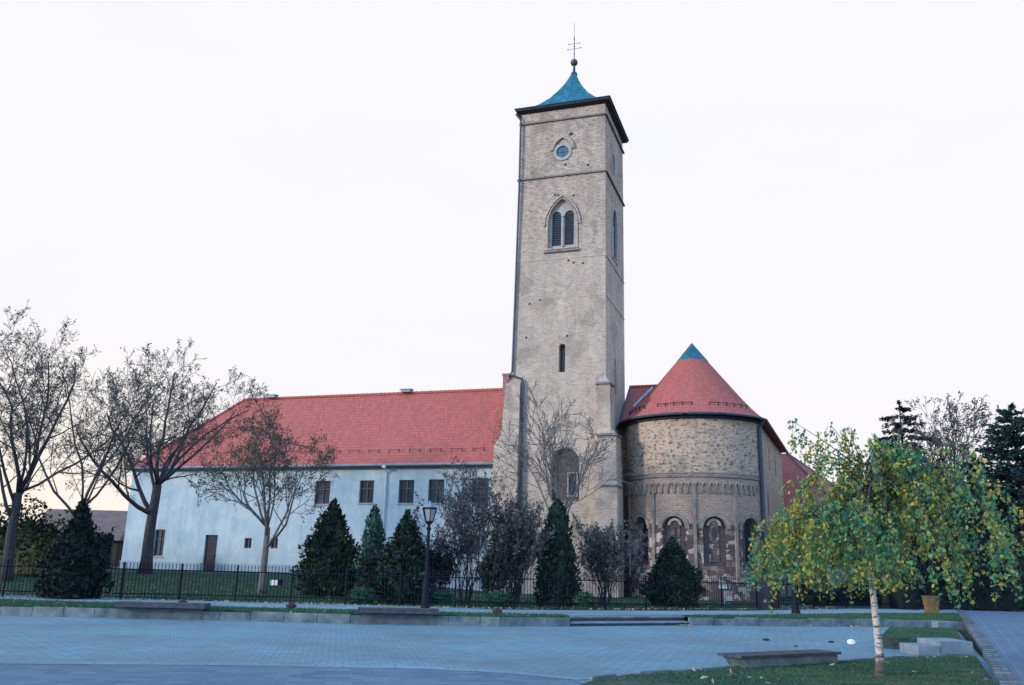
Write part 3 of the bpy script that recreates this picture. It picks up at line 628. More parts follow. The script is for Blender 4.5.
# slight bell-cast at the eaves
k = .14; mid = lambda p, q: tuple(p[i]+(q[i]-p[i])*k-(.28 if i == 2 else 0) for i in range(3))
E0, E1, E2, E3 = mid(V[0], V[4]), mid(V[1], V[5]), mid(V[2], V[5]), mid(V[3], V[4])
m.add(V+[E0, E1, E2, E3], [(0, 1, 7, 6), (6, 7, 5, 4), (3, 0, 6, 9), (9, 6, 4), (2, 3, 9, 8), (8, 9, 4, 5), (1, 2, 8, 7), (7, 8, 5), (3, 2, 1, 0)])
rf = m.build('roof', M['tile'], wg, uv='box')
m = MB()
for k in range(64):
    x = -31.9+k*(25.2/64); m.tube([(x, ym, ZR+.02), (x+.42, ym, ZR+.05)], .13, 8)
def hipcaps(m, a, b_, n, r=.12):
    a, b_ = np.array(a), np.array(b_)
    for k in range(n): p = a+(b_-a)*k/n; q = a+(b_-a)*(k+1.08)/n; m.tube([p, q+np.array([0, 0, .03])], r, 8)
hipcaps(m, (V[0][0], V[0][1], V[0][2]+.05), E0, 4); hipcaps(m, E0, V[4], 20); m.build('ridge_tiles', M['tile'], rf, uv='box')
for k in range(34):
    if k % 2 == 0: m = MB()
    x = -34.5+k*.82; t = (.9)/(ym-ey0); y = ey0+.9; z = ZE+(ZR-ZE)*t-.2
    m.tube([(x, y, z), (x, y-.02, z+.26)], .025, 4)
    if k % 2 == 0: m.tube([(x, y-.02, z+.2), (x+.82, y-.02, z+.2)], .014, 4)
    else: m.build('snow_guard', M['dark_iron'], rf)
for x in (-29.2, -17.0):
    m = MB(); m.box((x, ym-.2, ZR+.16), (.8, .5, .18)); m.box((x, ym-.2, ZR+.28), (1.0, .6, .06)); m.build('roof_vent', M['zinc'], rf)
m = MB(); m.tube([(ex0, ey0-.06, ZE-.03), (ex1-.9, ey0-.06, ZE-.03)], .085, 8); m.build('gutter', M['zinc'], wg)
m = MB(); m.tube([(-16.3, ey0-.06, ZE-.1), (-16.3, Y0-.12, ZE-.5), (-16.3, Y0-.12, .2), (-16.3, Y0-.2, -.4)], .075, 8); m.box((-16.3, ey0-.06, ZE-.14), (.26, .2, .2)); m.build('downpipe', M['flash'], wg)
m = MB(); m.bx((ex0+.05, ey0+.02, ZE-.16), (ex1, Y0+.02, ZE-.02)); m.build('eaves_board', M['pipe_dark'], wg)

# ------------------------------------------------------------------ church apse and nave
ch = thing('church', (5.2, 6, -.6), 'round medieval brick and stone church apse with conical red tiled roof and blue metal cap', 'church')
CO = np.array(ch.location); CX, CY, R = 5.2, 4.4, 4.7
def ap(a, r=R): a = math.radians(a); return (CX+r*math.sin(a), CY-r*math.cos(a))
ACOR = 68
poly = [ap(a) for a in np.linspace(-100, ACOR, 64)]+[(10.55, 19.4), (.6, 19.4)]
b = MB(); b.prism(poly, -1.2, 10.95); aw = b.build('wall', M['apse'], ch, uv=('cyl', CX, CY, R))
def afr(a):
    a = math.radians(a); s, c_ = math.sin(a), math.cos(a)
    return lambda w0, w1: ((CX+R*s, CY-R*c_, 0), (c_, s, 0), (0, 0, 1), (-s, c_, 0), w0, w1)
WA = [-43, -10.8, 20.5, 52]
c = MB()
for i, a in enumerate(WA):
    c.fprism(arch(1.5, 3.0, 0, 1.45), afr(a)(-.4, .42)); 
cut(aw, c, ('cyl', CX, CY, R), CO)
# straight side wall UVs keep running along the wall
me = aw.data; uvl = me.uv_layers['UVMap'].data
for p in me.polygons:
    cx_ = p.center+Vector(CO)
    if cx_.y > 5 and abs(p.normal.z) < .3:
        for li in p.loop_indices:
            v = me.vertices[me.loops[li].vertex_index].co+Vector(CO); uvl[li].uv = (v.y*1.0+7, v.z)
for i, a in enumerate(WA):
    F = afr(a)
    def fm(outer, inner, w0, w1, F=F):
        o, U, V_, N, _, _ = F(0, 0); o = np.array(o); U = np.array(U); V_ = np.array(V_); N = np.array(N); n = len(outer); P = []
        for w_ in (w0, w1):
            for pg in (outer, inner): P += [o+U*p[0]+V_*p[1]+N*w_ for p in pg]
        f = []
        for q in range(2, n-1):
            j = q+1; f += [(q, j, n+j, n+q), (2*n+q, 3*n+q, 3*n+j, 2*n+j), (q, 2*n+q, 2*n+j, j), (n+q, n+j, 3*n+j, 3*n+q)]
        used = sorted({i for q in f for i in q}); mp_ = {u: i for i, u in enumerate(used)}
        return MB().add([P[u] for u in used], [tuple(mp_[i] for i in q) for q in f])
    nf = fm(arch(2.02, 3.25, 0, 1.45), arch(1.52, 3.01, 0, 1.45), -.03, .12).build('niche_arch', M['stone_worn'], ch)
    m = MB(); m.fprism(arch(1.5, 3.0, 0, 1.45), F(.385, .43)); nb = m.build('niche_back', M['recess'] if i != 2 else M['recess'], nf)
    if i in (1, 2):
        nb2 = fm(arch(.92, 2.75, 0, 1.6), arch(.60, 2.5, 0, 1.7), .2, .384).build('slit_surround', M['stone'], nf)
        m = MB(); m.fprism(arch(.62, 2.5, 0, 1.7), F(.33, .36)); inf = m.build('rubble_infill', M['apse'], nb2, uv=('cyl', CX, CY, R))
        m = MB(); m.fprism(arch(.18, .8, .02, 3.0), F(.31, .326)); m.build('pane', M['window_dark'], nb2)
    else:
        m = MB(); m.fprism(arch(.5, 2.4, .1, 1.8), F(.36, .383)); m.build('pane', M['window_dark'], nb)
# pilaster strips
for a in (-59, -27.3, 5.5, 37.2):
    x, y = ap(a, R+.04); m = MB(); m.box((x, y, 3.45), (.19, .20, 5.7), math.radians(a)); m.build('pilaster', M['stone_worn'], ch)
# arcaded frieze of small round arches, built up as a row of curved ribs
m = MB(); na = 27
for k in range(na):
    a = -72+k*(140/na); a2 = a+140/na
    if a2 > ACOR-2: break
    pts = []
    for i in range(9):
        t = i/8; aa = a+(a2-a)*t; x, y = ap(aa, R+.05); pts.append((x, y, 6.12+.42*math.sin(math.pi*t)))
    m.tube(pts, .06, 5); x, y = ap(a, R+.05); m.box((x, y, 6.02), (.15, .16, .24), math.radians(a))
m.build('arcade_frieze', M['stone_worn'], ch)
def band(z0, z1, o, mat, nm):
    m = MB(); an = np.linspace(-80, ACOR, 60)
    m.loft([[(*ap(a, R-.02), z0), (*ap(a, R+o), z0+.03), (*ap(a, R+o), z1-.03), (*ap(a, R-.02), z1)] for a in an]); return m.build(nm, mat, ch)
band(6.86, 7.06, .09, M['string'], 'string_course'); band(7.10, 7.22, .04, M['stone_worn'], 'string_course')
make_uv(band(-1.1, .72, .14, M['apse'], 'plinth'), ('cyl', CX, CY, R), CO)
band(10.62, 10.9, .16, M['dark_wood'], 'cornice')
# roof: cone over the apse, straight slopes behind
ez = 10.93
an = list(np.linspace(-104, ACOR+3, 44))
prof = [(5.10, ez), (4.72, 11.22), (4.2, 11.72), (3.4, 12.62), (2.3, 13.95), (1.02, 15.5)]
rg = []
for r, z in prof: rg.append([(*ap(a, r), z) for a in an])
m = MB(); n = len(an); v = [p for r_ in rg for p in r_]; f = []
for k in range(len(rg)-1):
    for i in range(n-1): f.append((k*n+i, k*n+i+1, (k+1)*n+i+1, (k+1)*n+i))
m.add(v, f)
# right straight slope
for k in range(len(rg)-1):
    p0, p1 = rg[k][-1], rg[k+1][-1]; t0, t1 = prof[k][0]/5.1, prof[k+1][0]/5.1
    q0 = (5.2+5.75*t0, 19.9, prof[k][1]); q1 = (5.2+5.75*t1, 19.9, prof[k+1][1]); m.add([p0, q0, q1, p1], [(0, 1, 2, 3)])
    p0, p1 = rg[k][0], rg[k+1][0]; q0 = (5.2-5.1*t0, 19.9, prof[k][1]); q1 = (5.2-5.1*t1, 19.9, prof[k+1][1]); m.add([p0, p1, q1, q0], [(0, 1, 2, 3)])
p0, p1 = rg[-1][-1], rg[-1][0]
m.add([p0, (6.35, 19.9, 15.5), (5.2, 19.9, 16.2), (5.2, 4.6, 16.2)], [(0, 1, 2, 3)]); m.add([p1, (5.2, 4.6, 16.2), (5.2, 19.9, 16.2), (4.05, 19.9, 15.5)], [(0, 1, 2, 3)])
# underside of eaves
m.add([(*ap(a, 5.10), ez-.001) for a in an]+[(*ap(a, 4.6), ez-.02) for a in an], [(i+1, i, n+i, n+i+1) for i in range(n-1)])
m.add([rg[0][-1], (10.95, 19.9, ez), (10.3, 19.9, ez-.02), (*ap(an[-1], 4.6), ez-.02)], [(3, 2, 1, 0)])
rf = m.build('roof', M['tile'], ch, uv=('cyl', CX, CY, 4.2))
m = MB(); m.loft([[(*ap(a, r), z) for a in np.linspace(0, 360, 33)[:-1]] for r, z in ((1.12, 15.38), (1.05, 15.5), (.03, 16.78))]); m.build('roof_cap', M['copper'], rf)
al = np.linspace(-78, 66, 20)
for s in (slice(0, 6), slice(7, 12), slice(13, 19)):
    m = MB(); m.tube([(*ap(a, 4.42), 11.74) for a in al[s]], .022, 4)
    for a in al[s]: x, y = ap(a, 4.35); m.tube([(x, y, 11.5), (*ap(a, 4.40), 11.80)], .03, 4)
    m.build('snow_guard', M['dark_iron'], rf)
gp = [(*ap(a, 5.17), ez-.04) for a in np.linspace(-85, ACOR+3, 40)]+[(11.05, 19.9, ez-.04)]
m = MB(); m.tube(gp, .09, 8); m.build('gutter', M['pipe_dark'], ch)
gx = ap(ACOR-1, R+.14); m = MB(); m.tube([(*ap(ACOR, 5.1), ez-.08), (*gx, ez-.6), (*gx, 5), (*gx, -.6)], .13, 8)
for z in (9, 7, 5, 3): m.box((*ap(ACOR-1, R+.06), z), (.28, .2, .07), math.radians(ACOR))
m.build('downpipe', M['pipe_dark'], ch)
for y, z0, h in ((9.0, 8.3, 1.6), (7.0, 5.0, 1.5), (13.5, 8.3, 1.6)):
    x = 9.56+(y-2.6)*(.99/16.8); m = MB(); m.bx((x-.1, y-.2, z0), (x+.02, y+.2, z0+h)); m.build('slit_window', M['window_dark'], ch)
# link roof between tower and apse
m = MB(); m.bx((-.02, 4.25, -1.2), (4.0, 12, 10.9)); m.build('nave_wall', M['apse'], ch, uv='box')
m = MB(); m.add([(-.02, 3.72, 10.85), (4.4, 3.72, 10.85), (4.4, 8.2, 14.55), (-.02, 8.2, 14.55), (-.02, 12.7, 10.85), (4.4, 12.7, 10.85)], [(0, 1, 2, 3), (3, 2, 5, 4), (4, 5, 1, 0)]); nr = m.build('nave_roof', M['tile'], ch, uv='box')
m = MB(); m.tube([(.0, 8.2, 14.6), (3.6, 8.2, 14.6)], .11, 8); m.build('ridge_tiles', M['tile'], nr, uv='box')
def on_nave(px, py):
    d = ray(px, py); k = 3.7/4.48; t = (10.85+.07+(CAM[1]-3.72)*k-CAM[2])/(d[2]-d[1]*k); return CAM+d*t
m = MB(); m.tube([on_nave(652.5, 387.5), on_nave(643, 397), on_nave(633, 407)], .085, 6); m.build('valley_flashing', M['flash'], nr)
m = MB(); m.tube([(.06, 3.75, 10.98), (.06, 8.2, 14.66)], .07, 5); m.build('wall_flashing', M['slate'], nr)

# ------------------------------------------------------------------ annex behind the apse, left outbuilding
ax = thing('annex', (14, 24, -.6), 'low white annex with dark red hip roof, right behind the church apse', 'building')
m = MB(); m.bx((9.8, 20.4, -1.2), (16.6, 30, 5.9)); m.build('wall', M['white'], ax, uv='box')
pk = (10.9, 25, 11.5); m = MB()
m.add([(9.4, 20.0, 5.85), (15.3, 20.0, 5.85), (17.9, 29, 6.6), (9.4, 30.4, 5.85), pk, (9.4, 25, 11.5), (17.1, 20.0, 5.85)], [(0, 1, 4, 5), (1, 2, 4), (2, 3, 5, 4), (1, 6, 2), (0, 3, 2, 6, 1)]); r_ = m.build('roof', M['tile'], ax, uv='box')
m = MB(); hipcaps(m, (15.3, 20.0, 5.9), pk, 12, .11); hipcaps(m, (17.9, 29, 6.65), pk, 12, .11); m.build('ridge_tiles', M['roof_old'], r_)
m = MB(); m.bx((12.1, 20.33, 1.8), (13.1, 20.45, 3.3)); m.build('window', M['window_dark'], ax)
m = MB(); m.tube([(9.6, 19.9, 5.82), (17.1, 19.9, 5.82)], .08, 8); m.build('gutter', M['pipe_dark'], ax)
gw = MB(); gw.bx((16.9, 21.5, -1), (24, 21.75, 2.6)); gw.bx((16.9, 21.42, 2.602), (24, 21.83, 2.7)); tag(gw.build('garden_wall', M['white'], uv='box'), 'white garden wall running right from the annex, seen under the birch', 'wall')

hb = thing('outbuilding', D(75, 570, 82)*np.array([1, 1, 0])+np.array([0, 0, .2]), 'dark low outbuilding with grey-brown roof behind the left trees', 'building')
PL, PRR = D(24, 541, 82), D(119, 541, 82); PRR[2] = PL[2] = 2.6; tl = D(27, 507, 85); tr = D(121, 511, 85); tl[2] = tr[2] = 5.5
t_ = (PRR-PL)/np.linalg.norm(PRR-PL); nn_ = np.array([-t_[1], t_[0], 0])
m = MB(); m.add([PL, PRR, PRR+nn_*3.4+[0, 0, 2.9], PL+nn_*3.4+[0, 0, 2.9], PRR+nn_*6.8, PL+nn_*6.8], [(0, 1, 2, 3), (3, 2, 4, 5), (0, 3, 5), (1, 4, 2), (0, 5, 4, 1)]); m.build('roof', M['roof_old'], hb, uv='box')
m = MB(); m.prism([PL+nn_*.4+t_*.3, PRR+nn_*.4-t_*.3, PRR+nn_*6.4-t_*.3, PL+nn_*6.4+t_*.3], -.6, 2.58); m.build('wall', M['shed'], hb)
m = MB(); q0 = PRR+nn_*.36-t_*3.2; q1 = q0+t_*1.2; m.prism([q0, q1, q1+nn_*.1, q0+nn_*.1], .1, 2.1); m.build('door', M['dark_wood'], hb)

# ------------------------------------------------------------------ fence
fpx = [(-90, 593), (0, 596.5), (100, 598.6), (200, 600.6), (300, 603), (400, 605.8), (500, 608.2), (600, 609), (700, 609), (757, 609)]
fpts = [G(x, y, TZ+.02)[:2] for x, y in fpx]
fn_ = thing('iron_fence', (*fpts[5], TZ), 'long low dark iron railing fence between the walk and the church lawn', 'fence')
def fence(pts, root, zb):
    acc = [0]; 
    for a, c_ in zip(pts, pts[1:]): acc.append(acc[-1]+np.linalg.norm(c_-a))
    P = np.array(pts)
    at = lambda s: np.array([np.interp(s, acc, P[:, 0]), np.interp(s, acc, P[:, 1])])
    tot = acc[-1]; n = int(tot/2.0); pk = MB()
    for i in range(n+1):
        q = at(tot*i/n); m = MB(); m.box((q[0], q[1], zb+.64), (.05, .05, 1.30)); m.box((q[0], q[1], zb+1.31), (.065, .065, .04), 0, (.3, .3)); m.build('post', M['fence_iron'], root)
    k = int(tot/.125)
    for i in range(k):
        q = at(tot*(i+.5)/k); pk.box((q[0], q[1], zb+.66), (.016, .016, 1.18)); pk.box((q[0], q[1], zb+1.29), (.03, .03, .08), 0, (.1, .1))
    pk.build('pickets', M['fence_iron'], root)
    for z in (.22, 1.08):
        rl = MB(); rl.tube([(*at(tot*i/(n*2)), zb+z) for i in range(n*2+1)], .02, 4); rl.build('rail', M['fence_iron'], root)
fence(fpts, fn_, TZ)
fq = [G(x, y, TZ+.02)[:2] for x, y in [(779, 608.6), (830, 608.4), (905, 608)]]
f2 = thing('iron_fence', (*fq[1], TZ), 'short stretch of dark iron railing under the birch, right of the gate pillars', 'fence')
fence(fq, f2, TZ)
for px, w, h, lb in ((763, .42, 1.4, 'wider dark brick gate pillar at the end of the long fence'), (775, .28, 1.34, 'narrower dark brick gate pillar beside the wider one')):
    q = G(px, 608.6, TZ); m = MB(); m.box((q[0], q[1], TZ+h/2-.1), (w, w, h+.2), -YAW); m.box((q[0], q[1], TZ+h+.03), (w+.08, w+.08, .06), -YAW, (.8, .8))
    tag(m.build('gate_pillar', M['brick_dark']), lb, 'pillar', 'gate pillars')

# ------------------------------------------------------------------ lamps, benches, sign, small things
def lamp(q, h, label):
    t = thing('street_lamp', q, label, 'street lamp', 'old style lamp posts')
    m = MB(); m.lathe([(.17, -.05), (.17, .12), (.14, .16), (.12, .5), (.125, .9), (.10, .95), (.10, 1.0), (.075, 1.06), (.062, 1.9), (.055, h-1.05), (.09, h-1.02), (.09, h-.98), (.05, h-.92), (.05, h-.84)], n=12); m.build('post', M['dark_iron'], t, smooth=False, local=True)
    m = MB(); m.lathe([(.05, h-.86), (.15, h-.78), (.16, h-.72)], n=6); 
    for i in range(6):
        a = i*math.pi/3; m.tube([(.15*math.cos(a), .15*math.sin(a), h-.74), (.265*math.cos(a), .265*math.sin(a), h-.30)], .016, 5)
    m.lathe([(.25, h-.31), (.29, h-.29), (.29, h-.25), (.24, h-.24)], n=6); fr = m.build('lantern', M['dark_iron'], t, local=True)
    m = MB(); m.lathe([(.135, h-.735), (.245, h-.30)], n=6); m.build('lamp_glass', M['lamp_glass'], fr, local=True)
    m = MB(); m.lathe([(.285, h-.245), (.20, h-.15), (.10, h-.09), (.05, h-.07), (.05, h-.03), (.02, h)], n=6); m.build('lantern_cap', M['zinc'], fr, local=True)
    return t
lamp(G(425, 609, TZ), 3.75, 'dark street lamp with six-sided lantern beside the bench in front of the white wing')
lamp(G(796, 614, TZ), 3.8, 'dark street lamp half hidden in the yellow leaves of the birch')

def bench(x0, x1, ytop, label, ext_=.1, h=.14):
    a, c_ = G(x0, ytop, TZ+h)[:2], G(x1, ytop+ (x1-x0)*.02, TZ+h)[:2]
    # the bench sits on the wall line
    i0 = np.interp((x0), [p[0] for p in WL_BOT], [p[1] for p in WL_BOT]); i1 = np.interp((x1), [p[0] for p in WL_BOT], [p[1] for p in WL_BOT])
    a, c_ = G(x0, i0, PZ)[:2], G(x1, i1, PZ)[:2]; t = (c_-a)/np.linalg.norm(c_-a); nn = np.array([-t[1], t[0]])
    root = thing('stone_bench', (*((a+c_)/2), PZ), label, 'bench', 'slab benches on the retaining walls')
    m = MB(); p = a+t*.12; q = c_-t*.12; m.prism([p-nn*.04, q-nn*.04, q+nn*.42, p+nn*.42], PZ-.05, TZ+.05); m.build('base', M['base_dark'], root)
    for k in range(3):
        m = MB(); m.prism([a-nn*(.24-k*.24), c_-nn*(.24-k*.24), c_-nn*(-.0-k*.24+.012), a-nn*(-.0-k*.24+.012)], TZ+.075, TZ+.215); m.build('seat_board', M['bench_slab'], root)
bench(115, 205, 600, 'long dark-topped bench on the retaining wall below the left trees')
bench(357, 438, 608, 'long dark-topped bench on the retaining wall at the foot of the street lamp')
a = G(741, 668.0, LZ)[:2]; c_ = G(838, 663.0, LZ)[:2]; t = (c_-a)/np.linalg.norm(c_-a); nn = np.array([-t[1], t[0]])
root = thing('stone_bench', (*((a+c_)/2), LZ), 'low dark-topped concrete bench on the grass edge in the foreground', 'bench')
m = MB(); 
p0 = a+t*.22; m.prism([p0, c_, c_+nn*.5, p0+nn*.5], PZ-.05, LZ+.165)
m.loft([[(*(a+t*.10+nn*k), LZ+.12), (*(p0+nn*k), LZ-.0), (*(p0+nn*k), LZ+.164), (*(a+t*.02+nn*k), LZ+.189)] for k in (0.002, .498)])
m.build('base', M['concrete'], root)
for k in range(3):
    m = MB(); m.prism([a-t*.04-nn*(.06-k*.205), c_+t*.04-nn*(.06-k*.205), c_+t*.04-nn*(-.135-k*.205), a-t*.04-nn*(-.135-k*.205)], LZ+.167, LZ+.212); m.build('seat_board', M['bench_slab'], root)

q = G(725, 604, TZ-.02); sg = thing('sign_board', q, 'small dark blue information board with white lettering on a post before the apse', 'sign')
tx = np.array([math.cos(-YAW), math.sin(-YAW), 0]); nx = np.array([-tx[1], tx[0], 0])
m = MB(); m.tube([(0, 0, -.1), (0, 0, .66)], .025, 6); m.box((0, 0, .02), (.5, .3, .05), -YAW); m.build('post', M['zinc'], sg, local=True)
m = MB(); m.box((0, -.0, .80), (.74, .04, .26), -YAW); m.build('board', M['sign_blue'], sg, local=True)
# the lettering is too small to read in the photograph: white strokes where the letters stand
m = MB()
for k in (-5, -3, -1, 1, 3, 7):
    for s_, w_, z_, h_ in ((-.028, .018, .83, .15), (.028, .018, .83, .15), (0, .05, .83, .02), (0, .05, .895, .02), (0, .05, .765, .02)):
        if k == 7 and s_ == 0: continue
        p = tx*(k*.042-.04+s_*(.3 if k == 7 else 1))-nx*.024; m.box((p[0], p[1], z_), (w_, .008, h_), -YAW)
m.build('lettering', M['sign_white'], sg, local=True)

q = G(276, 587, -.25); fl = thing('floodlight', q, 'small white floodlight box on the grass beside the grey-trunked tree', 'floodlight')
m = MB(); m.box((-.08, 0, .22), (.42, .3, .26), -YAW); m.build('housing', M['paper'], fl, local=True)
m = MB(); m.box((.22, .04, .24), (.2, .34, .3), -YAW); m.build('lens_hood', M['dark_iron'], fl, local=True)
m = MB(); m.tube([(0, 0, -.1), (0, 0, .1)], .03, 6); m.build('stake', M['dark_iron'], fl, local=True)

def lump(name, q, r, mat, seed, flat=.6):
    rg_ = np.random.default_rng(seed); n1, n2 = 6, 9; rings = []
    for i in range(n1+1):
        th = math.pi*(i+.15)/(n1+.3); rings.append([(q[0]+r*math.sin(th)*math.cos(2*math.pi*j/n2)*rg_.uniform(.75, 1.2), q[1]+r*math.sin(th)*math.sin(2*math.pi*j/n2)*rg_.uniform(.75, 1.2), q[2]+flat*r*(1-math.cos(th))*.95) for j in range(n2)])
    return MB().loft(rings).build(name, mat)
for i, (px, py, lb) in enumerate([(182, 606, 'dark stone on the verge between the long left bench and the trees'), (291, 609, 'dark stone on the grass verge halfway between the two benches'), (497, 614.5, 'dark stone on the grass verge just left of the steps')]):
    tag(lump('stone', G(px, py, TZ), .17, M['stone_dark'], i), lb, 'stone', 'dark stones on the verge')
tag(lump('plastic_bag', G(851.5, 645, PZ), .11, M['paper'], 9, .7), 'crumpled white plastic bag on the paving left of the birch trunk', 'litter')
for i, (px, py, lb) in enumerate([(766, 640.5, 'dark scrap of litter on the paving beyond the foreground bench'), (831, 642.5, 'dark scrap of litter close to the white plastic bag'), (796, 646.5, 'tiny dark scrap of litter just above the middle of the foreground bench')]):
    tag(lump('litter_scrap', G(px, py, PZ), (.10, .08, .05)[i], M['stone_dark'], 20+i, .3), lb, 'litter', 'dark scraps on the paving')
q = G(932, 614, TZ); m = MB(); m.box((q[0], q[1], TZ+.16), (.46, .40, .42), -YAW, (1.0, 1.0)); m.box((q[0], q[1], TZ+.54), (.50, .42, .34), -YAW, (1.08, 1.05)); m.box((q[0], q[1], TZ+.73), (.58, .48, .05), -YAW)
tag(m.build('ochre_box', M['ochre']), 'ochre yellow box standing at the edge of the walk under the birch', 'box')

# ------------------------------------------------------------------ trees and shrubs
def nrm(v): return v/(np.linalg.norm(v)+1e-9)
def perp(d, rg):
    a = rg.normal(size=3); a -= d*(a@d); return nrm(a)
def grow(rg, base, trunk, limbs, spread, llen, levels, r0, kids=(5, 5, 4), ratio=.55, gnarl=.16, up=.10, lean=(0, 0), ang=(30, 60), leader=True, droop=0, rmin=.010, ecc=1.0):
    """skeleton of a broadleaf: list of (points, radii, level)"""
    out = []
    def br(p, d, L_, r, lev):
        ns = 7 if lev <= 1 else (5 if lev == 2 else 3 if lev < levels else 2); pts = [p]; ra = [r]; dd = d
        for i in range(ns):
            dd = nrm(dd+rg.normal(size=3)*gnarl*(1 if lev else .4)+np.array([0, 0, up-droop*(lev >= 2)])); p = p+dd*L_/ns; pts.append(p); ra.append(max(rmin, r*(1-.72*(i+1)/ns)))
        out.append((np.array(pts), np.array(ra), lev))
        if lev >= levels: return
        k = kids[min(lev-1, len(kids)-1)]; n = max(2, int(round(k*rg.uniform(.8, 1.25)))); az = rg.uniform(0, 6.28)
        ax_ = perp(nrm(pts[-1]-pts[0]), rg)
        for i in range(n):
            t = .22+.78*(i+rg.uniform(.1, .9))/n; f = t*ns; j = min(int(f), ns-1); q = pts[j]+(pts[j+1]-pts[j])*(f-j); dj = nrm(pts[j+1]-pts[j])
            az += 2.4; b1 = perp(dj, rg); b2 = np.cross(dj, b1); a_ = math.radians(rg.uniform(*ang)); side = b1*math.cos(az)+b2*math.sin(az)
            nd = nrm(dj*math.cos(a_)+side*math.sin(a_)); rr = ra[j]+(ra[j+1]-ra[j])*(f-j)
            br(q, nd, L_*ratio*(1.15-.55*t)*rg.uniform(.75, 1.2), max(rmin, rr*.55), lev+1)
    tp = [np.array(base, float)]; d = nrm(np.array([lean[0], lean[1], 1.0])); tr = [r0*1.5]
    for i in range(6):
        d = nrm(d+rg.normal(size=3)*gnarl*.25); tp.append(tp[-1]+d*trunk/6); tr.append(r0*(1.12-.30*(i+1)/6) if i else r0*1.12)
    out.append((np.array(tp), np.array(tr), 0)); az = rg.uniform(0, 6.28)
    for i in range(limbs):
        az += 2*math.pi/limbs*rg.uniform(.8, 1.2) if i < limbs else 2.4
        a_ = math.radians(rg.uniform(*spread)); 
        if leader and i == 0: a_ = math.radians(rg.uniform(2, 10))
        j = 6 if i < limbs*.6 else int(rg.integers(4, 6)); nd = np.array([math.sin(a_)*math.cos(az)*ecc, math.sin(a_)*math.sin(az), math.cos(a_)])
        br(tp[j], nrm(nd), llen*rg.uniform(.88, 1.1)*(1.08 if leader and i == 0 else 1), tr[j]*rg.uniform(.36, .56), 1)
    return out
SIDES = {0: 10, 1: 7, 2: 5, 3: 4, 4: 3, 5: 3}
def leafset(rg, m, C, size, hang=0.0, asp=.6):
    n = len(C); a = rg.normal(size=(n, 3)); a /= np.linalg.norm(a, axis=1)[:, None]; 
    if hang: a = a*(1-hang)+np.array([0, 0, -1.])*hang; a /= np.linalg.norm(a, axis=1)[:, None]
    b_ = np.cross(a, rg.normal(size=(n, 3))); b_ /= np.linalg.norm(b_, axis=1)[:, None]+1e-9
    s = size*rg.uniform(.6, 1.3, size=n)[:, None]; m.quads(C, a*s*.5, b_*s*.5*asp)
def broadleaf(name, q, seed, label, bark, twig, leaf, nleaf, lsize, group=None, cat='tree', thick=1, zmin=None, **k):
    rg = np.random.default_rng(seed); root = thing(name, q, label, cat, group); sk = grow(rg, (0, 0, -.15), **k); lv = k['levels']
    t = MB(); c = MB(); tips = []
    for p, r, l in sk:
        (t if l <= 1 else c).tube(p, r*thick, SIDES[min(l, 5)])
        if l >= lv-1: tips += [p[i]+(p[i+1]-p[i])*rg.uniform() for i in range(len(p)-1)]+[p[-1]]
    t.build('trunk', bark, root, smooth=True, local=True); cr = c.build('crown', twig, root, local=True)
    if nleaf:
        tips = np.array(tips)
        if zmin: tips = tips[tips[:, 2] > zmin]
        C = tips[rg.integers(0, len(tips), nleaf)]+rg.normal(size=(nleaf, 3))*.09
        m = MB(); leafset(rg, m, C, lsize, .25); m.build('leaves', leaf, cr, local=True)
    return root
def at(px, py, z): q = G(px, py, z); return (q[0], q[1], z)
def lawn_at(px, dep):
    p = D(px, 580, dep); return (p[0], p[1], lawn_z(p[0], p[1]))

q = lawn_at(6, 45); broadleaf('bare_tree', q, 5, 'tall half-bare tree at the left edge with a forked dark trunk', M['bark'], M['twig'], M['leaf_sparse'], 2400, .125, 'half-bare trees on the lawn', trunk=4.6, limbs=8, spread=(18, 68), llen=7.1, levels=5, r0=.26, kids=(6, 6, 4, 4), ratio=.52, up=.09, gnarl=.14, rmin=.009, ang=(32, 68))
q = lawn_at(76, 42); broadleaf('bare_tree', q, 8, 'slim half-bare tree rising behind the dark cone-shaped conifer on the left', M['bark'], M['twig'], M['leaf_sparse'], 1900, .12, 'half-bare trees on the lawn', trunk=3.8, limbs=7, spread=(15, 66), llen=7.2, levels=5, r0=.17, kids=(6, 6, 4, 4), ratio=.50, up=.09, gnarl=.15, ang=(32, 68), lean=(.05, 0), rmin=.009)
q = lawn_at(144, 53); broadleaf('bare_tree', q, 23, 'broad half-bare tree with a thick dark trunk before the left end of the white wing', M['bark'], M['twig'], M['leaf_sparse'], 2600, .125, 'half-bare trees on the lawn', trunk=5.4, limbs=10, spread=(14, 84), llen=7.0, levels=5, r0=.32, kids=(6, 6, 4, 4), ratio=.50, up=.10, gnarl=.14, rmin=.0095, ang=(32, 66))
q = at(262, 590, -.16); broadleaf('bare_tree', q, 31, 'small bare tree with a slim grey trunk before the red roof', M['bark_grey'], M['twig'], M['leaf_olive'], 3000, .11, 'half-bare trees on the lawn', trunk=2.8, limbs=9, spread=(14, 68), llen=4.5, levels=5, r0=.15, kids=(6, 6, 4, 3), ratio=.50, up=.08, gnarl=.13, rmin=.008, ang=(30, 62))
q = lawn_at(566, 50.5); broadleaf('bare_tree', q, 47, 'leafless pale-twigged tree spreading against the bell tower', M['bark_grey'], M['bark_grey'], M['leaf_brown'], 0, .1, 'half-bare trees on the lawn', trunk=4.6, limbs=8, spread=(14, 60), llen=6.0, levels=4, r0=.19, kids=(7, 5, 3), ratio=.50, up=.10, gnarl=.13, rmin=.015)

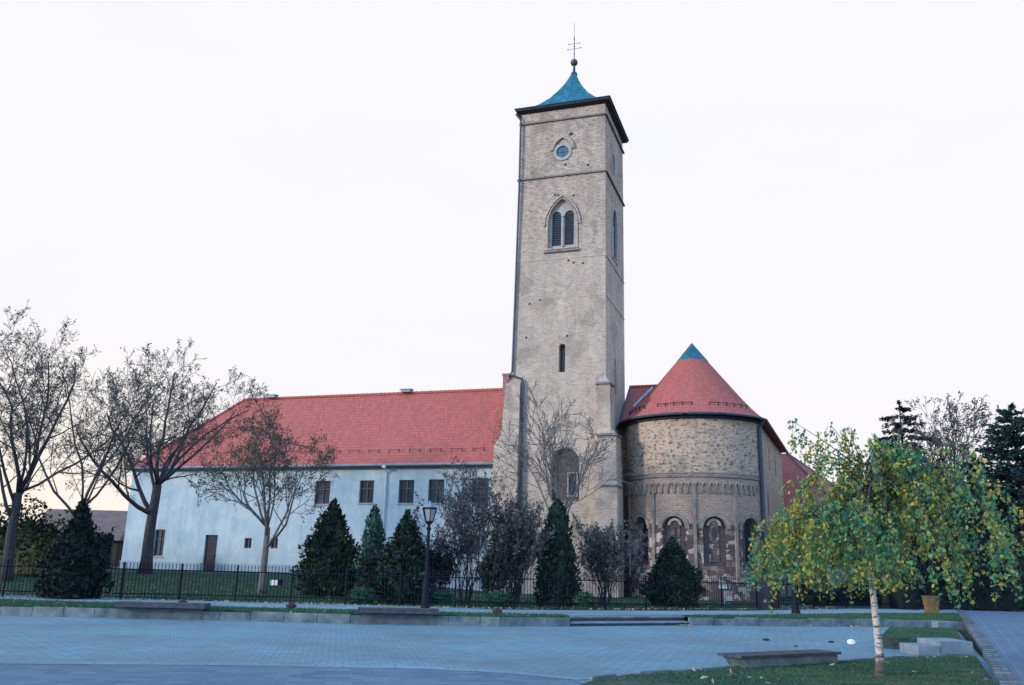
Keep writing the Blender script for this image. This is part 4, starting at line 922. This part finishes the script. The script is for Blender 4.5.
def cone(name, q, h, prof, label, mat, seed, n=3500, size=.26, group='conifers and bushes by the fence', up=.45, cat='conifer', core=.80, lob=.23, asp=.42, spiky=0):
    rg = np.random.default_rng(seed); root = thing(name, q, label, cat, group); ph = rg.uniform(0, 6.28, 6)
    hs = np.array([p[1] for p in prof]); rs = np.array([p[0] for p in prof])
    def lobf(a, t): return 1+lob*(np.sin(a*3+ph[0]+t*9)*.5+np.sin(a*5+ph[1]-t*14)*.5+np.sin(a*2+ph[2]+t*23)*.45)
    m = MB(); m.tube([(0, 0, -.1), (0, 0, h*.5), (0, 0, h*.97)], [.09, .06, .015], 6); m.build('trunk', M['bark'], root, local=True)
    tt = rg.uniform(0, 1, n*3); w = np.interp(tt, hs, rs)+.05*rs.max(); tt = tt[rg.uniform(0, w.max(), n*3) < w][:n]; n = len(tt)
    a = rg.uniform(0, 6.283, n); rr = np.interp(tt, hs, rs)*lobf(a, tt)*(.74+.40*rg.uniform(size=n)**1.3)
    C = np.stack([rr*np.cos(a), rr*np.sin(a), tt*h], 1); o = np.stack([np.cos(a), np.sin(a), np.zeros(n)], 1)
    A = o*(1-up)+np.array([0, 0, 1.])*up+rg.normal(size=(n, 3))*.35; A /= np.linalg.norm(A, axis=1)[:, None]
    B = np.cross(A, o+rg.normal(size=(n, 3))*.7); B /= np.linalg.norm(B, axis=1)[:, None]+1e-9; s = size*rg.uniform(.5, 1.3, n)[:, None]
    m = MB(); m.quads(C, A*s*.5, B*s*.5*asp)
    th = np.arange(14)*2*math.pi/14; rings = []
    for t in np.linspace(0.01, .97, 16):
        r = np.interp(t, hs, rs)*core*lobf(th, np.full(14, t))*rg.uniform(.88, 1.05, 14); rings.append(np.stack([r*np.cos(th), r*np.sin(th), np.full(14, t*h)], 1))
    m.loft(rings); m.build('foliage', mat, root, local=True); return root
sc_ = lambda px, d: px*d/FPX
d = 36; q = at(327, 597, TZ); cone('conifer', q, 4.35, [(.9, 0), (1.28, .12), (1.36, .28), (1.12, .48), (.70, .70), (.32, .88), (.03, 1)], 'largest dark cone-shaped conifer behind the fence, left of the street lamp', M['conifer'], 1, 5200, .24)
q = lawn_at(371, 37.5); cone('conifer', q, 4.0, [(.5, 0), (.6, .3), (.52, .55), (.33, .8), (.03, 1)], 'slim pale green thuja between two dark conifers beside the white downpipe', M['thuja'], 2, 2600, .2, up=.7, core=.6, lob=.25)
q = lawn_at(374, 36.2); cone('bush', q, 1.95, [(.6, 0), (.72, .4), (.62, .8), (.25, 1)], 'low dark round bush under the slim pale thuja', M['hedge_dark'], 3, 1600, .16, cat='bush', up=.4)
q = lawn_at(404, 34.5); cone('conifer', q, 3.6, [(.7, 0), (.92, .25), (.78, .5), (.45, .76), (.18, .9), (.03, 1)], 'dark ragged conifer just left of the street lamp post', M['conifer'], 4, 3600, .24, lob=.26)
q = lawn_at(557, 36.5); cone('conifer', q, 4.3, [(.75, 0), (.88, .2), (.72, .45), (.5, .75), (.3, .92), (.05, 1)], 'narrow dark green column-shaped conifer in front of the bell tower', M['conifer'], 5, 4200, .22, up=.7, lob=.1)
q = lawn_at(673, 38.8); cone('conifer', q, 3.0, [(.8, 0), (1.15, .18), (1.08, .38), (.75, .6), (.36, .82), (.03, 1)], 'small dark cone-shaped conifer in front of the apse niches', M['conifer'], 6, 4000, .22)
q = at(70, 597, TZ+.05); cone('conifer', q, 3.5, [(.95, 0), (1.15, .14), (.98, .34), (.58, .55), (.36, .75), (.2, .9), (.04, 1)], 'pear-shaped dark evergreen behind the left end of the fence', M['hedge_dark'], 7, 3800, .22, lob=.12)
q = at(815, 603, TZ); cone('bush', q, 1.7, [(.8, 0), (1.0, .4), (.8, .8), (.3, 1)], 'dark low bush behind the second street lamp under the birch', M['hedge_dark'], 8, 1600, .18, cat='bush')
for i, (px, dp, lb) in enumerate([(440, 35, 'small bright green bush right of the street lamp foot'), (500, 34.5, 'small bright green bush between the purple shrubs'), (583, 36, 'small bright green bush at the right foot of the column-shaped conifer'), (362, 33.6, 'small bright green bush below the slim thuja')]):
    cone('bush', lawn_at(px, dp), .62, [(.42, 0), (.55, .4), (.4, .8), (.15, 1)], lb, M['bush_green'], 60+i, 420, .14, cat='bush', up=.3)

def shrub(name, q, h, w, label, leaf, seed, stems, nleaf, lsize, twig=None, group='leafy shrubs by the fence', levels=4, top=None):
    rg = np.random.default_rng(seed); root = thing(name, q, label, 'shrub', group); t = MB(); c = MB(); tips = []
    for s in range(stems):
        a = 6.28*s/stems+rg.uniform(-.4, .4); b0 = np.array([math.cos(a)*.12, math.sin(a)*.12, -.1]); ln_ = rg.uniform(.03, w*.5/h*1.1)
        sk = grow(rg, b0, trunk=h*rg.uniform(.07, .2), limbs=4, spread=(5, 40), llen=h*rg.uniform(.5, .72), levels=levels, r0=.04, kids=(7, 5, 3), ratio=.42, up=.12, gnarl=.12, lean=(math.cos(a)*ln_, math.sin(a)*ln_), rmin=.006, ang=(22, 50))
        for p, r, l in sk:
            (t if l <= 1 else c).tube(p, r, SIDES[min(5, l+1)])
            if l >= 2: tips += [p[i]+(p[i+1]-p[i])*rg.uniform() for i in range(len(p)-1)]
    t.build('stems', M['bark'], root, local=True); cr = c.build('twigs', twig or M['twig'], root, local=True)
    tips = np.array(tips); tips = tips[tips[:, 2] > h*.12]; C = tips[rg.integers(0, len(tips), nleaf)]+rg.normal(size=(nleaf, 3))*.07
    m = MB(); leafset(rg, m, C, lsize, .2); m.build('leaves', leaf, cr, local=True); return root
shrub('leafy_shrub', lawn_at(466, 36), 5.7, 3.0, 'tallest dull-leaved shrub with several thin stems right of the street lamp', M['leaf_purple'], 71, 6, 3200, .13)
shrub('leafy_shrub', lawn_at(515, 36.5), 5.0, 4.6, 'dense purple-brown shrub between the tall thin-stemmed shrub and the column-shaped conifer', M['leaf_brown'], 72, 10, 5600, .13)
shrub('leafy_shrub', lawn_at(604, 37.5), 4.0, 3.8, 'dense purple-brown shrub right of the column-shaped conifer, before the buttress', M['leaf_brown'], 73, 9, 4400, .12)
shrub('leafy_shrub', lawn_at(438, 35.5), 2.8, 2.4, 'low dark shrub directly behind the street lamp post', M['hedge_dark'], 74, 7, 2600, .13)
shrub('leafy_shrub', lawn_at(492, 35), 2.4, 3.0, 'low dark shrub behind the fence between the taller shrubs', M['hedge_dark'], 75, 8, 3000, .13)

def mound(name, pts, h, label, mat, seed, n, size, cat='hedge', depth=1.6, group=None):
    """an uneven hedge along a line of ground points"""
    rg = np.random.default_rng(seed); P = np.array(pts, float); acc = np.concatenate([[0], np.cumsum(np.linalg.norm(np.diff(P[:, :2], axis=0), axis=1))])
    root = thing(name, P[len(P)//2], label, cat, group); o0 = np.array(root.location)
    atp = lambda s: np.stack([np.interp(s, acc, P[:, k]) for k in range(3)], -1)
    ph = rg.uniform(0, 6, 4); hh = lambda s: h*(1+.10*np.sin(s*1.1+ph[0])+.09*np.sin(s*2.3+ph[1])+.05*np.sin(s*5.1+ph[2]))
    t = nrm(P[-1]-P[0]); nn = np.array([-t[1], t[0], 0.])
    s = rg.uniform(0, acc[-1], n); a = rg.uniform(-.25, math.pi+.25, n); k = rg.uniform(.82, 1.12, n)*(1+.16*np.sin(s*3.1+a*2)+.1*np.sin(s*7+a*5))
    C = atp(s)-o0+nn*(np.cos(a)*depth*.5*k)[:, None]; C[:, 2] += np.maximum(.05, (np.sign(np.sin(a))*np.abs(np.sin(a))**.6)*hh(s)*k)
    m = MB(); A = rg.normal(size=(n, 3))+np.array([0, 0, .3]); A /= np.linalg.norm(A, axis=1)[:, None]; B = np.cross(A, rg.normal(size=(n, 3))); B /= np.linalg.norm(B, axis=1)[:, None]
    sz = size*rg.uniform(.5, 1.3, n)[:, None]; m.quads(C, A*sz*.5, B*sz*.35)
    rings = []
    for s_ in np.linspace(0, acc[-1], max(4, int(acc[-1]/.7))):
        H = float(hh(s_))*.86; c_ = atp(s_)-o0; rings.append([c_+nn*(depth*.42*x*rg.uniform(.85, 1.08))+np.array([0, 0, H*z*rg.uniform(.9, 1.05)]) for x, z in ((1, -.05), (1.02, .45), (.75, .85), (.2, 1), (-.3, 1), (-.8, .84), (-1.02, .45), (-1, -.05))])
    m.loft(rings); m.build('foliage', mat, root, local=True); return root
mound('hedge', [lawn_at(-70, 50), lawn_at(0, 50), lawn_at(58, 49)], 2.9, 'thick dark hedge with yellowing leaves at the left edge', M['hedge'], 81, 6500, .22, depth=2.4)
mound('hedge', [lawn_at(56, 62), lawn_at(108, 63)], 2.4, 'dark hedge between the outbuilding and the white wing', M['hedge_dark'], 82, 1500, .25, depth=1.6)
def far(px, d): p = D(px, 580, d); return (p[0], p[1], TZ-.1)
mound('hedge', [far(890, 44), far(960, 47), far(1040, 47), far(1120, 46)], 5.2, 'tall dark hedge closing the lane on the right', M['hedge_dark'], 83, 9000, .26, depth=2.2)
mound('hedge', [far(795, 52), far(850, 52), far(905, 54)], 1.1, 'low dark hedge in front of the white annex', M['hedge_dark'], 84, 1800, .2, depth=1.0)

def spruce(name, q, h, R_, label, mat, seed, n_lay=24, per=11, size=.5, droop=.25, pw=.5, group='conifers behind the birch'):
    rg = np.random.default_rng(seed); root = thing(name, q, label, 'conifer', group); t = MB(); t.tube([(0, 0, -.2), (0, 0, h*.5), (0, 0, h*.99)], [.28, .17, .02], 8); t.build('trunk', M['bark'], root, local=True)
    m = MB(); C = []; A = []
    for k in range(n_lay):
        f = k/(n_lay-1); z = h*(.10+.88*f); r = R_*(1-f)**pw*rg.uniform(.82, 1.12)+.12
        for i in range(max(4, int(per*(1-f*.6)))):
            a = rg.uniform(0, 6.283); L_ = r*rg.uniform(.65, 1.15); o = np.array([math.cos(a), math.sin(a), 0]); m.tube([(0, 0, z), o*L_*.6+[0, 0, z-droop*L_*.4], o*L_+[0, 0, z-droop*L_*.55]], [.03, .02, .006], 3)
            for j in range(int(6+L_*20)):
                u = rg.uniform(.15, 1.05); sd = np.array([-o[1], o[0], 0])*rg.normal()*.22*L_*(1.1-u); C.append(o*L_*u+sd+np.array([0, 0, z-droop*L_*.6*u+rg.normal()*.08])); A.append(o*.6+sd*1.5+np.array([0, 0, -.35*rg.uniform()+.2])+rg.normal(size=3)*.3)
    C = np.array(C); A = np.array(A); A /= np.linalg.norm(A, axis=1)[:, None]; B = np.cross(A, rg.normal(size=A.shape)); B /= np.linalg.norm(B, axis=1)[:, None]; s = size*rg.uniform(.5, 1.2, len(C))[:, None]
    m.quads(C, A*s*.5, B*s*.2); m.build('foliage', mat, root, local=True); return root
spruce('spruce', far(914, 62), 14.4, 4.3, 'dark spruce with reddish-brown tip rising behind the middle of the birch', M['spruce'], 91, 26, 14, .42)
spruce('pine', far(1031, 50), 11.8, 3.5, 'dense dark pine at the right edge of the view', M['pine'], 92, 28, 22, .40, -.2)
spruce('pine', far(985, 54), 9.2, 2.8, 'lower dark conifer between the bare tree and the right edge pine', M['pine'], 93, 22, 18, .42, .1)
q = far(962, 60); broadleaf('bare_tree', q, 96, 'fine-twigged bare tree with a few dark leaves between spruce and pine', M['bark'], M['twig'], M['leaf_purple'], 4200, .17, None, trunk=4.5, limbs=11, spread=(4, 28), llen=7.6, levels=5, r0=.2, kids=(6, 4, 3, 3), ratio=.46, up=.14, gnarl=.10, rmin=.014)

# weeping birch in the foreground
def weeping_birch(q):
    rg = np.random.default_rng(14); root = thing('weeping_birch', q, 'weeping birch with white trunk and green to orange leaves on the foreground grass', 'tree')
    tx_ = np.array([rcam[0], rcam[1], 0]); ty = np.array([vcam[0], vcam[1], 0])
    t = MB(); tp = [(0, 0, -.1), (.01, 0, .08), (.02, 0, .35), (.0, 0, .9), (-.02, .01, 1.5), (-.02, .02, 2.0), (.02, .02, 2.6), (.02, 0, 3.2), (.05, 0, 3.8)]
    t.tube(tp, [.125, .09, .07, .060, .055, .050, .042, .03, .014], 12); t.build('trunk', M['birch'], root, smooth=True, local=True)
    lim = MB(); tw_ = MB(); pts = []
    def strand(p, L_, out, dens=30):
        n = 5; o = [p]; d = nrm(out*.6+rg.normal(size=3)*.3+np.array([0, 0, -.2]))
        for i in range(n): d = nrm(d*.6+np.array([0, 0, -.55])+rg.normal(size=3)*.13); o.append(o[-1]+d*L_/n)
        o = np.array(o); tw_.tube(o, np.linspace(.0055, .003, n+1), 3, False)
        k = int(L_*dens)+3
        for j in range(k):
            f = rg.uniform(.0, 1)*n; i = min(int(f), n-1); pts.append(o[i]+(o[i+1]-o[i])*(f-i)+rg.normal(size=3)*.04)
    # umbrella of limbs: rise from the trunk, arch over, and hang at the ends
    nl = 30
    for k in range(nl):
        az = 2.39996*k+rg.uniform(-.25, .25); ca, sa = math.cos(az), math.sin(az)
        rad = rg.uniform(.85, 1.0)*(2.42 if ca > 0 else 2.38)*math.sqrt(ca*ca+(.72*sa)**2)
        inner = k % 3 == 2
        if inner: rad *= rg.uniform(.35, .7)
        out = tx_*ca+ty*sa; z0 = rg.uniform(1.9, 3.3); ze = (2.05 if not inner else 2.7)+rg.uniform(-.35, .45)
        top = 4.1-.36*rad+rg.uniform(-.35, .25)+(.35 if inner else 0)
        if ca > .3 and not inner: top = 3.72+rg.uniform(-.25, .2)
        if ca < -.3: top -= .25*min(1, rad/1.6); ze += .12
        P0 = np.array([0, 0, z0]); P2 = out*rad+np.array([0, 0, ze]); P1 = out*rad*.62+np.array([0, 0, top+(top-(z0+ze)/2)*(1.0 if ca > .3 else .6)])
        u = np.linspace(0, 1, 11)[:, None]; o = P0*(1-u)**2+P1*2*u*(1-u)+P2*u*u; o[1:] += rg.normal(size=(10, 3))*.035
        lim.tube(o, np.linspace(.021, .005, 11), 5)
        for i in range(3, 11):
            for _ in range(3 if i < 6 else 4):
                q_ = o[i]+rg.normal(size=3)*.10; lo_ = 1.22+rg.uniform(-.12, .5)+.22*math.sin(az*3+1); sp = out+rg.normal(size=3)*.9; sp[2] = 0
                if math.sin(q_[0]*2.6+1.1)*math.sin(q_[1]*2.2+.4)+.55*math.sin(q_[2]*3.1+q_[0]) < -.48: continue
                strand(q_, max(.16, min(rg.uniform(.45, 1.9), q_[2]-lo_)), nrm(sp))
    for L_, up_ in ((1.65, .85), (1.15, 1.7), (1.2, .4), (1.45, .65), (.95, 3.5)):      # airy sprays at the upper left
        d = nrm(-tx_+np.array([0, 0, up_])); o = np.array([np.array([0, 0, 3.55])+d*L_*i/6+np.array([0, 0, -.10*(i/6)**2*L_]) for i in range(7)]); lim.tube(o, np.linspace(.012, .004, 7), 4)
        for i in range(2, 7):
            for _ in range(3): strand(o[i]+rg.normal(size=3)*.05, rg.uniform(.12, .38), -tx_*.3, 20)
    lim.build('limbs', M['bark'], root, local=True); c = tw_.build('twigs', M['twig'], root, local=True)
    C = np.array(pts); m = MB(); leafset(rg, m, C, .075, .5, .82); m.build('leaves', M['leaf_birch'], c, local=True)
    print('birch leaves', len(C)); return root
weeping_birch(at(880, 675, LZ))

# ------------------------------------------------------------------ grass blades and fallen leaves
def blades(name, polys, n, h, mat, seed, zf, label=None):
    rg = np.random.default_rng(seed); P0 = []
    for poly, share in polys:
        p = np.array([k[:2] for k in poly]); lo_, hi_ = p.min(0), p.max(0); k = int(n*share); got = []
        while len(got) < k:
            q = lo_+(hi_-lo_)*rg.uniform(size=(k*2, 2)); ins = np.zeros(len(q), bool); j = len(p)-1
            for i in range(len(p)):
                cnd = ((p[i, 1] > q[:, 1]) != (p[j, 1] > q[:, 1])) & (q[:, 0] < (p[j, 0]-p[i, 0])*(q[:, 1]-p[i, 1])/(p[j, 1]-p[i, 1]+1e-12)+p[i, 0]); ins ^= cnd; j = i
            q = q[ins]
            dens = .5+.5*np.sin(q[:, 0]*2.1+np.sin(q[:, 1]*1.7)*2)*np.sin(q[:, 1]*2.6+q[:, 0]*.8); q = q[rg.uniform(size=len(q)) < .45+.55*dens]
            got += q.tolist()
        P0 += got[:k]
    P0 = np.array(P0); k = len(P0); z = np.array([zf(*q) for q in P0]) if callable(zf) else np.full(k, zf)
    b_ = np.column_stack([P0, z-.005]); a = rg.uniform(0, 6.283, k); w = .007+.006*rg.uniform(size=k); e = np.stack([np.cos(a)*w, np.sin(a)*w, np.zeros(k)], 1)
    hh = h*rg.uniform(.4, 1.3, k); tp = b_+np.column_stack([rg.normal(size=(k, 2))*hh[:, None]*.45, hh]); m = MB(); m.tris(b_-e, b_+e, tp)
    o = m.build(name, mat); tag(o, label, None, None, 'stuff'); return o
vb = [G(x, y, TZ) for x, y in [(-90, 597.4), (0, 599.8), (100, 603), (250, 608.2), (350, 610.4), (450, 612.8), (566, 615.4)]]+[np.append(p[:2]+vcam*.14, TZ) for p in pl[::-1]]
vb2 = [np.append(p[:2]+vcam*.14, TZ) for p in pr]+[G(x, y, TZ) for x, y in [(955, 613.6), (850, 614), (750, 615.4), (694, 615.4)]]
blades('verge_grass', [(vb, .62), (vb2, .38)], 42000, .085, M['blade'], 1, TZ, 'rough green grass growing along the top of the retaining walls')
blades('turf_grass', [(lawn_poly[1:9]+[lawn_poly[9]], .8), (bed, .2)], 15000, .036, M['blade'], 2, lambda x, y: LZ if (np.array([x, y])-CAM[:2])@vcam < 21 else BZ, 'short worn grass on the foreground corner and the raised bed')
lw = [np.append(p, 0) for p in fpts]+[lawn_at(757, 44), lawn_at(600, 47), lawn_at(300, 50), lawn_at(-40, 50)]
blades('lawn_tufts', [(lw, 1)], 45000, .12, M['blade'], 3, lawn_z, 'longer grass tufts on the lawn behind the fence')
def fallen(name, polys, n, zf, seed, size, label):
    rg = np.random.default_rng(seed); m = MB()
    for poly, share in polys:
        p = np.array([k[:2] for k in poly]); k = int(n*share); i = rg.integers(0, len(p)-1, k); u = rg.uniform(size=k)[:, None]
        lo_, hi_ = p.min(0), p.max(0); q = []
        while len(q) < k:
            c_ = lo_+(hi_-lo_)*rg.uniform(size=2); ins = False; j = len(p)-1
            for ii in range(len(p)):
                if (p[ii, 1] > c_[1]) != (p[j, 1] > c_[1]) and c_[0] < (p[j, 0]-p[ii, 0])*(c_[1]-p[ii, 1])/(p[j, 1]-p[ii, 1]+1e-12)+p[ii, 0]: ins = not ins
                j = ii
            if ins: q.append(c_)
        q = np.array(q); C = np.column_stack([q, np.array([zf(*t) for t in q])+.03]); A = rg.normal(size=(k, 3))*[1, 1, .35]; A /= np.linalg.norm(A, axis=1)[:, None]; B = np.cross([0, 0, 1.], A)+rg.normal(size=(k, 3))*.25
        s = size*rg.uniform(.6, 1.3, k)[:, None]; m.quads(C, A*s*.5, B*s*.4)
    return tag(m.build(name, M['fallen']), label, None, None, 'stuff')
strip = [np.append(p-vcam*.45, 0) for p in fpts]+[np.append(p+vcam*.25, 0) for p in fpts[::-1]]
fallen('fallen_leaves', [(strip, .32), (lw, .54), (vb, .05), (lawn_poly[:10], .018), ([G(770, 610, TZ), G(840, 610, TZ), G(838, 606, TZ), G(772, 606, TZ)], .05)], 3200, lambda x, y: (LZ+.03) if (np.array([x, y])-CAM[:2])@vcam < 21 else lawn_z(x, y), 5, .10, 'dry fallen leaves scattered over lawn, verge and walk edge')
dr_ = [G(788, 626.4, PZ), G(860, 627.4, PZ), G(860, 625.6, PZ), G(790, 624.6, PZ)]
fallen('leaf_litter', [(dr_, .7), ([G(676, 625.5, PZ), G(690, 626.8, PZ), G(690, 624.4, PZ)], .3)], 260, lambda x, y: PZ, 6, .10, 'drift of dead leaves at the foot of the right retaining wall')
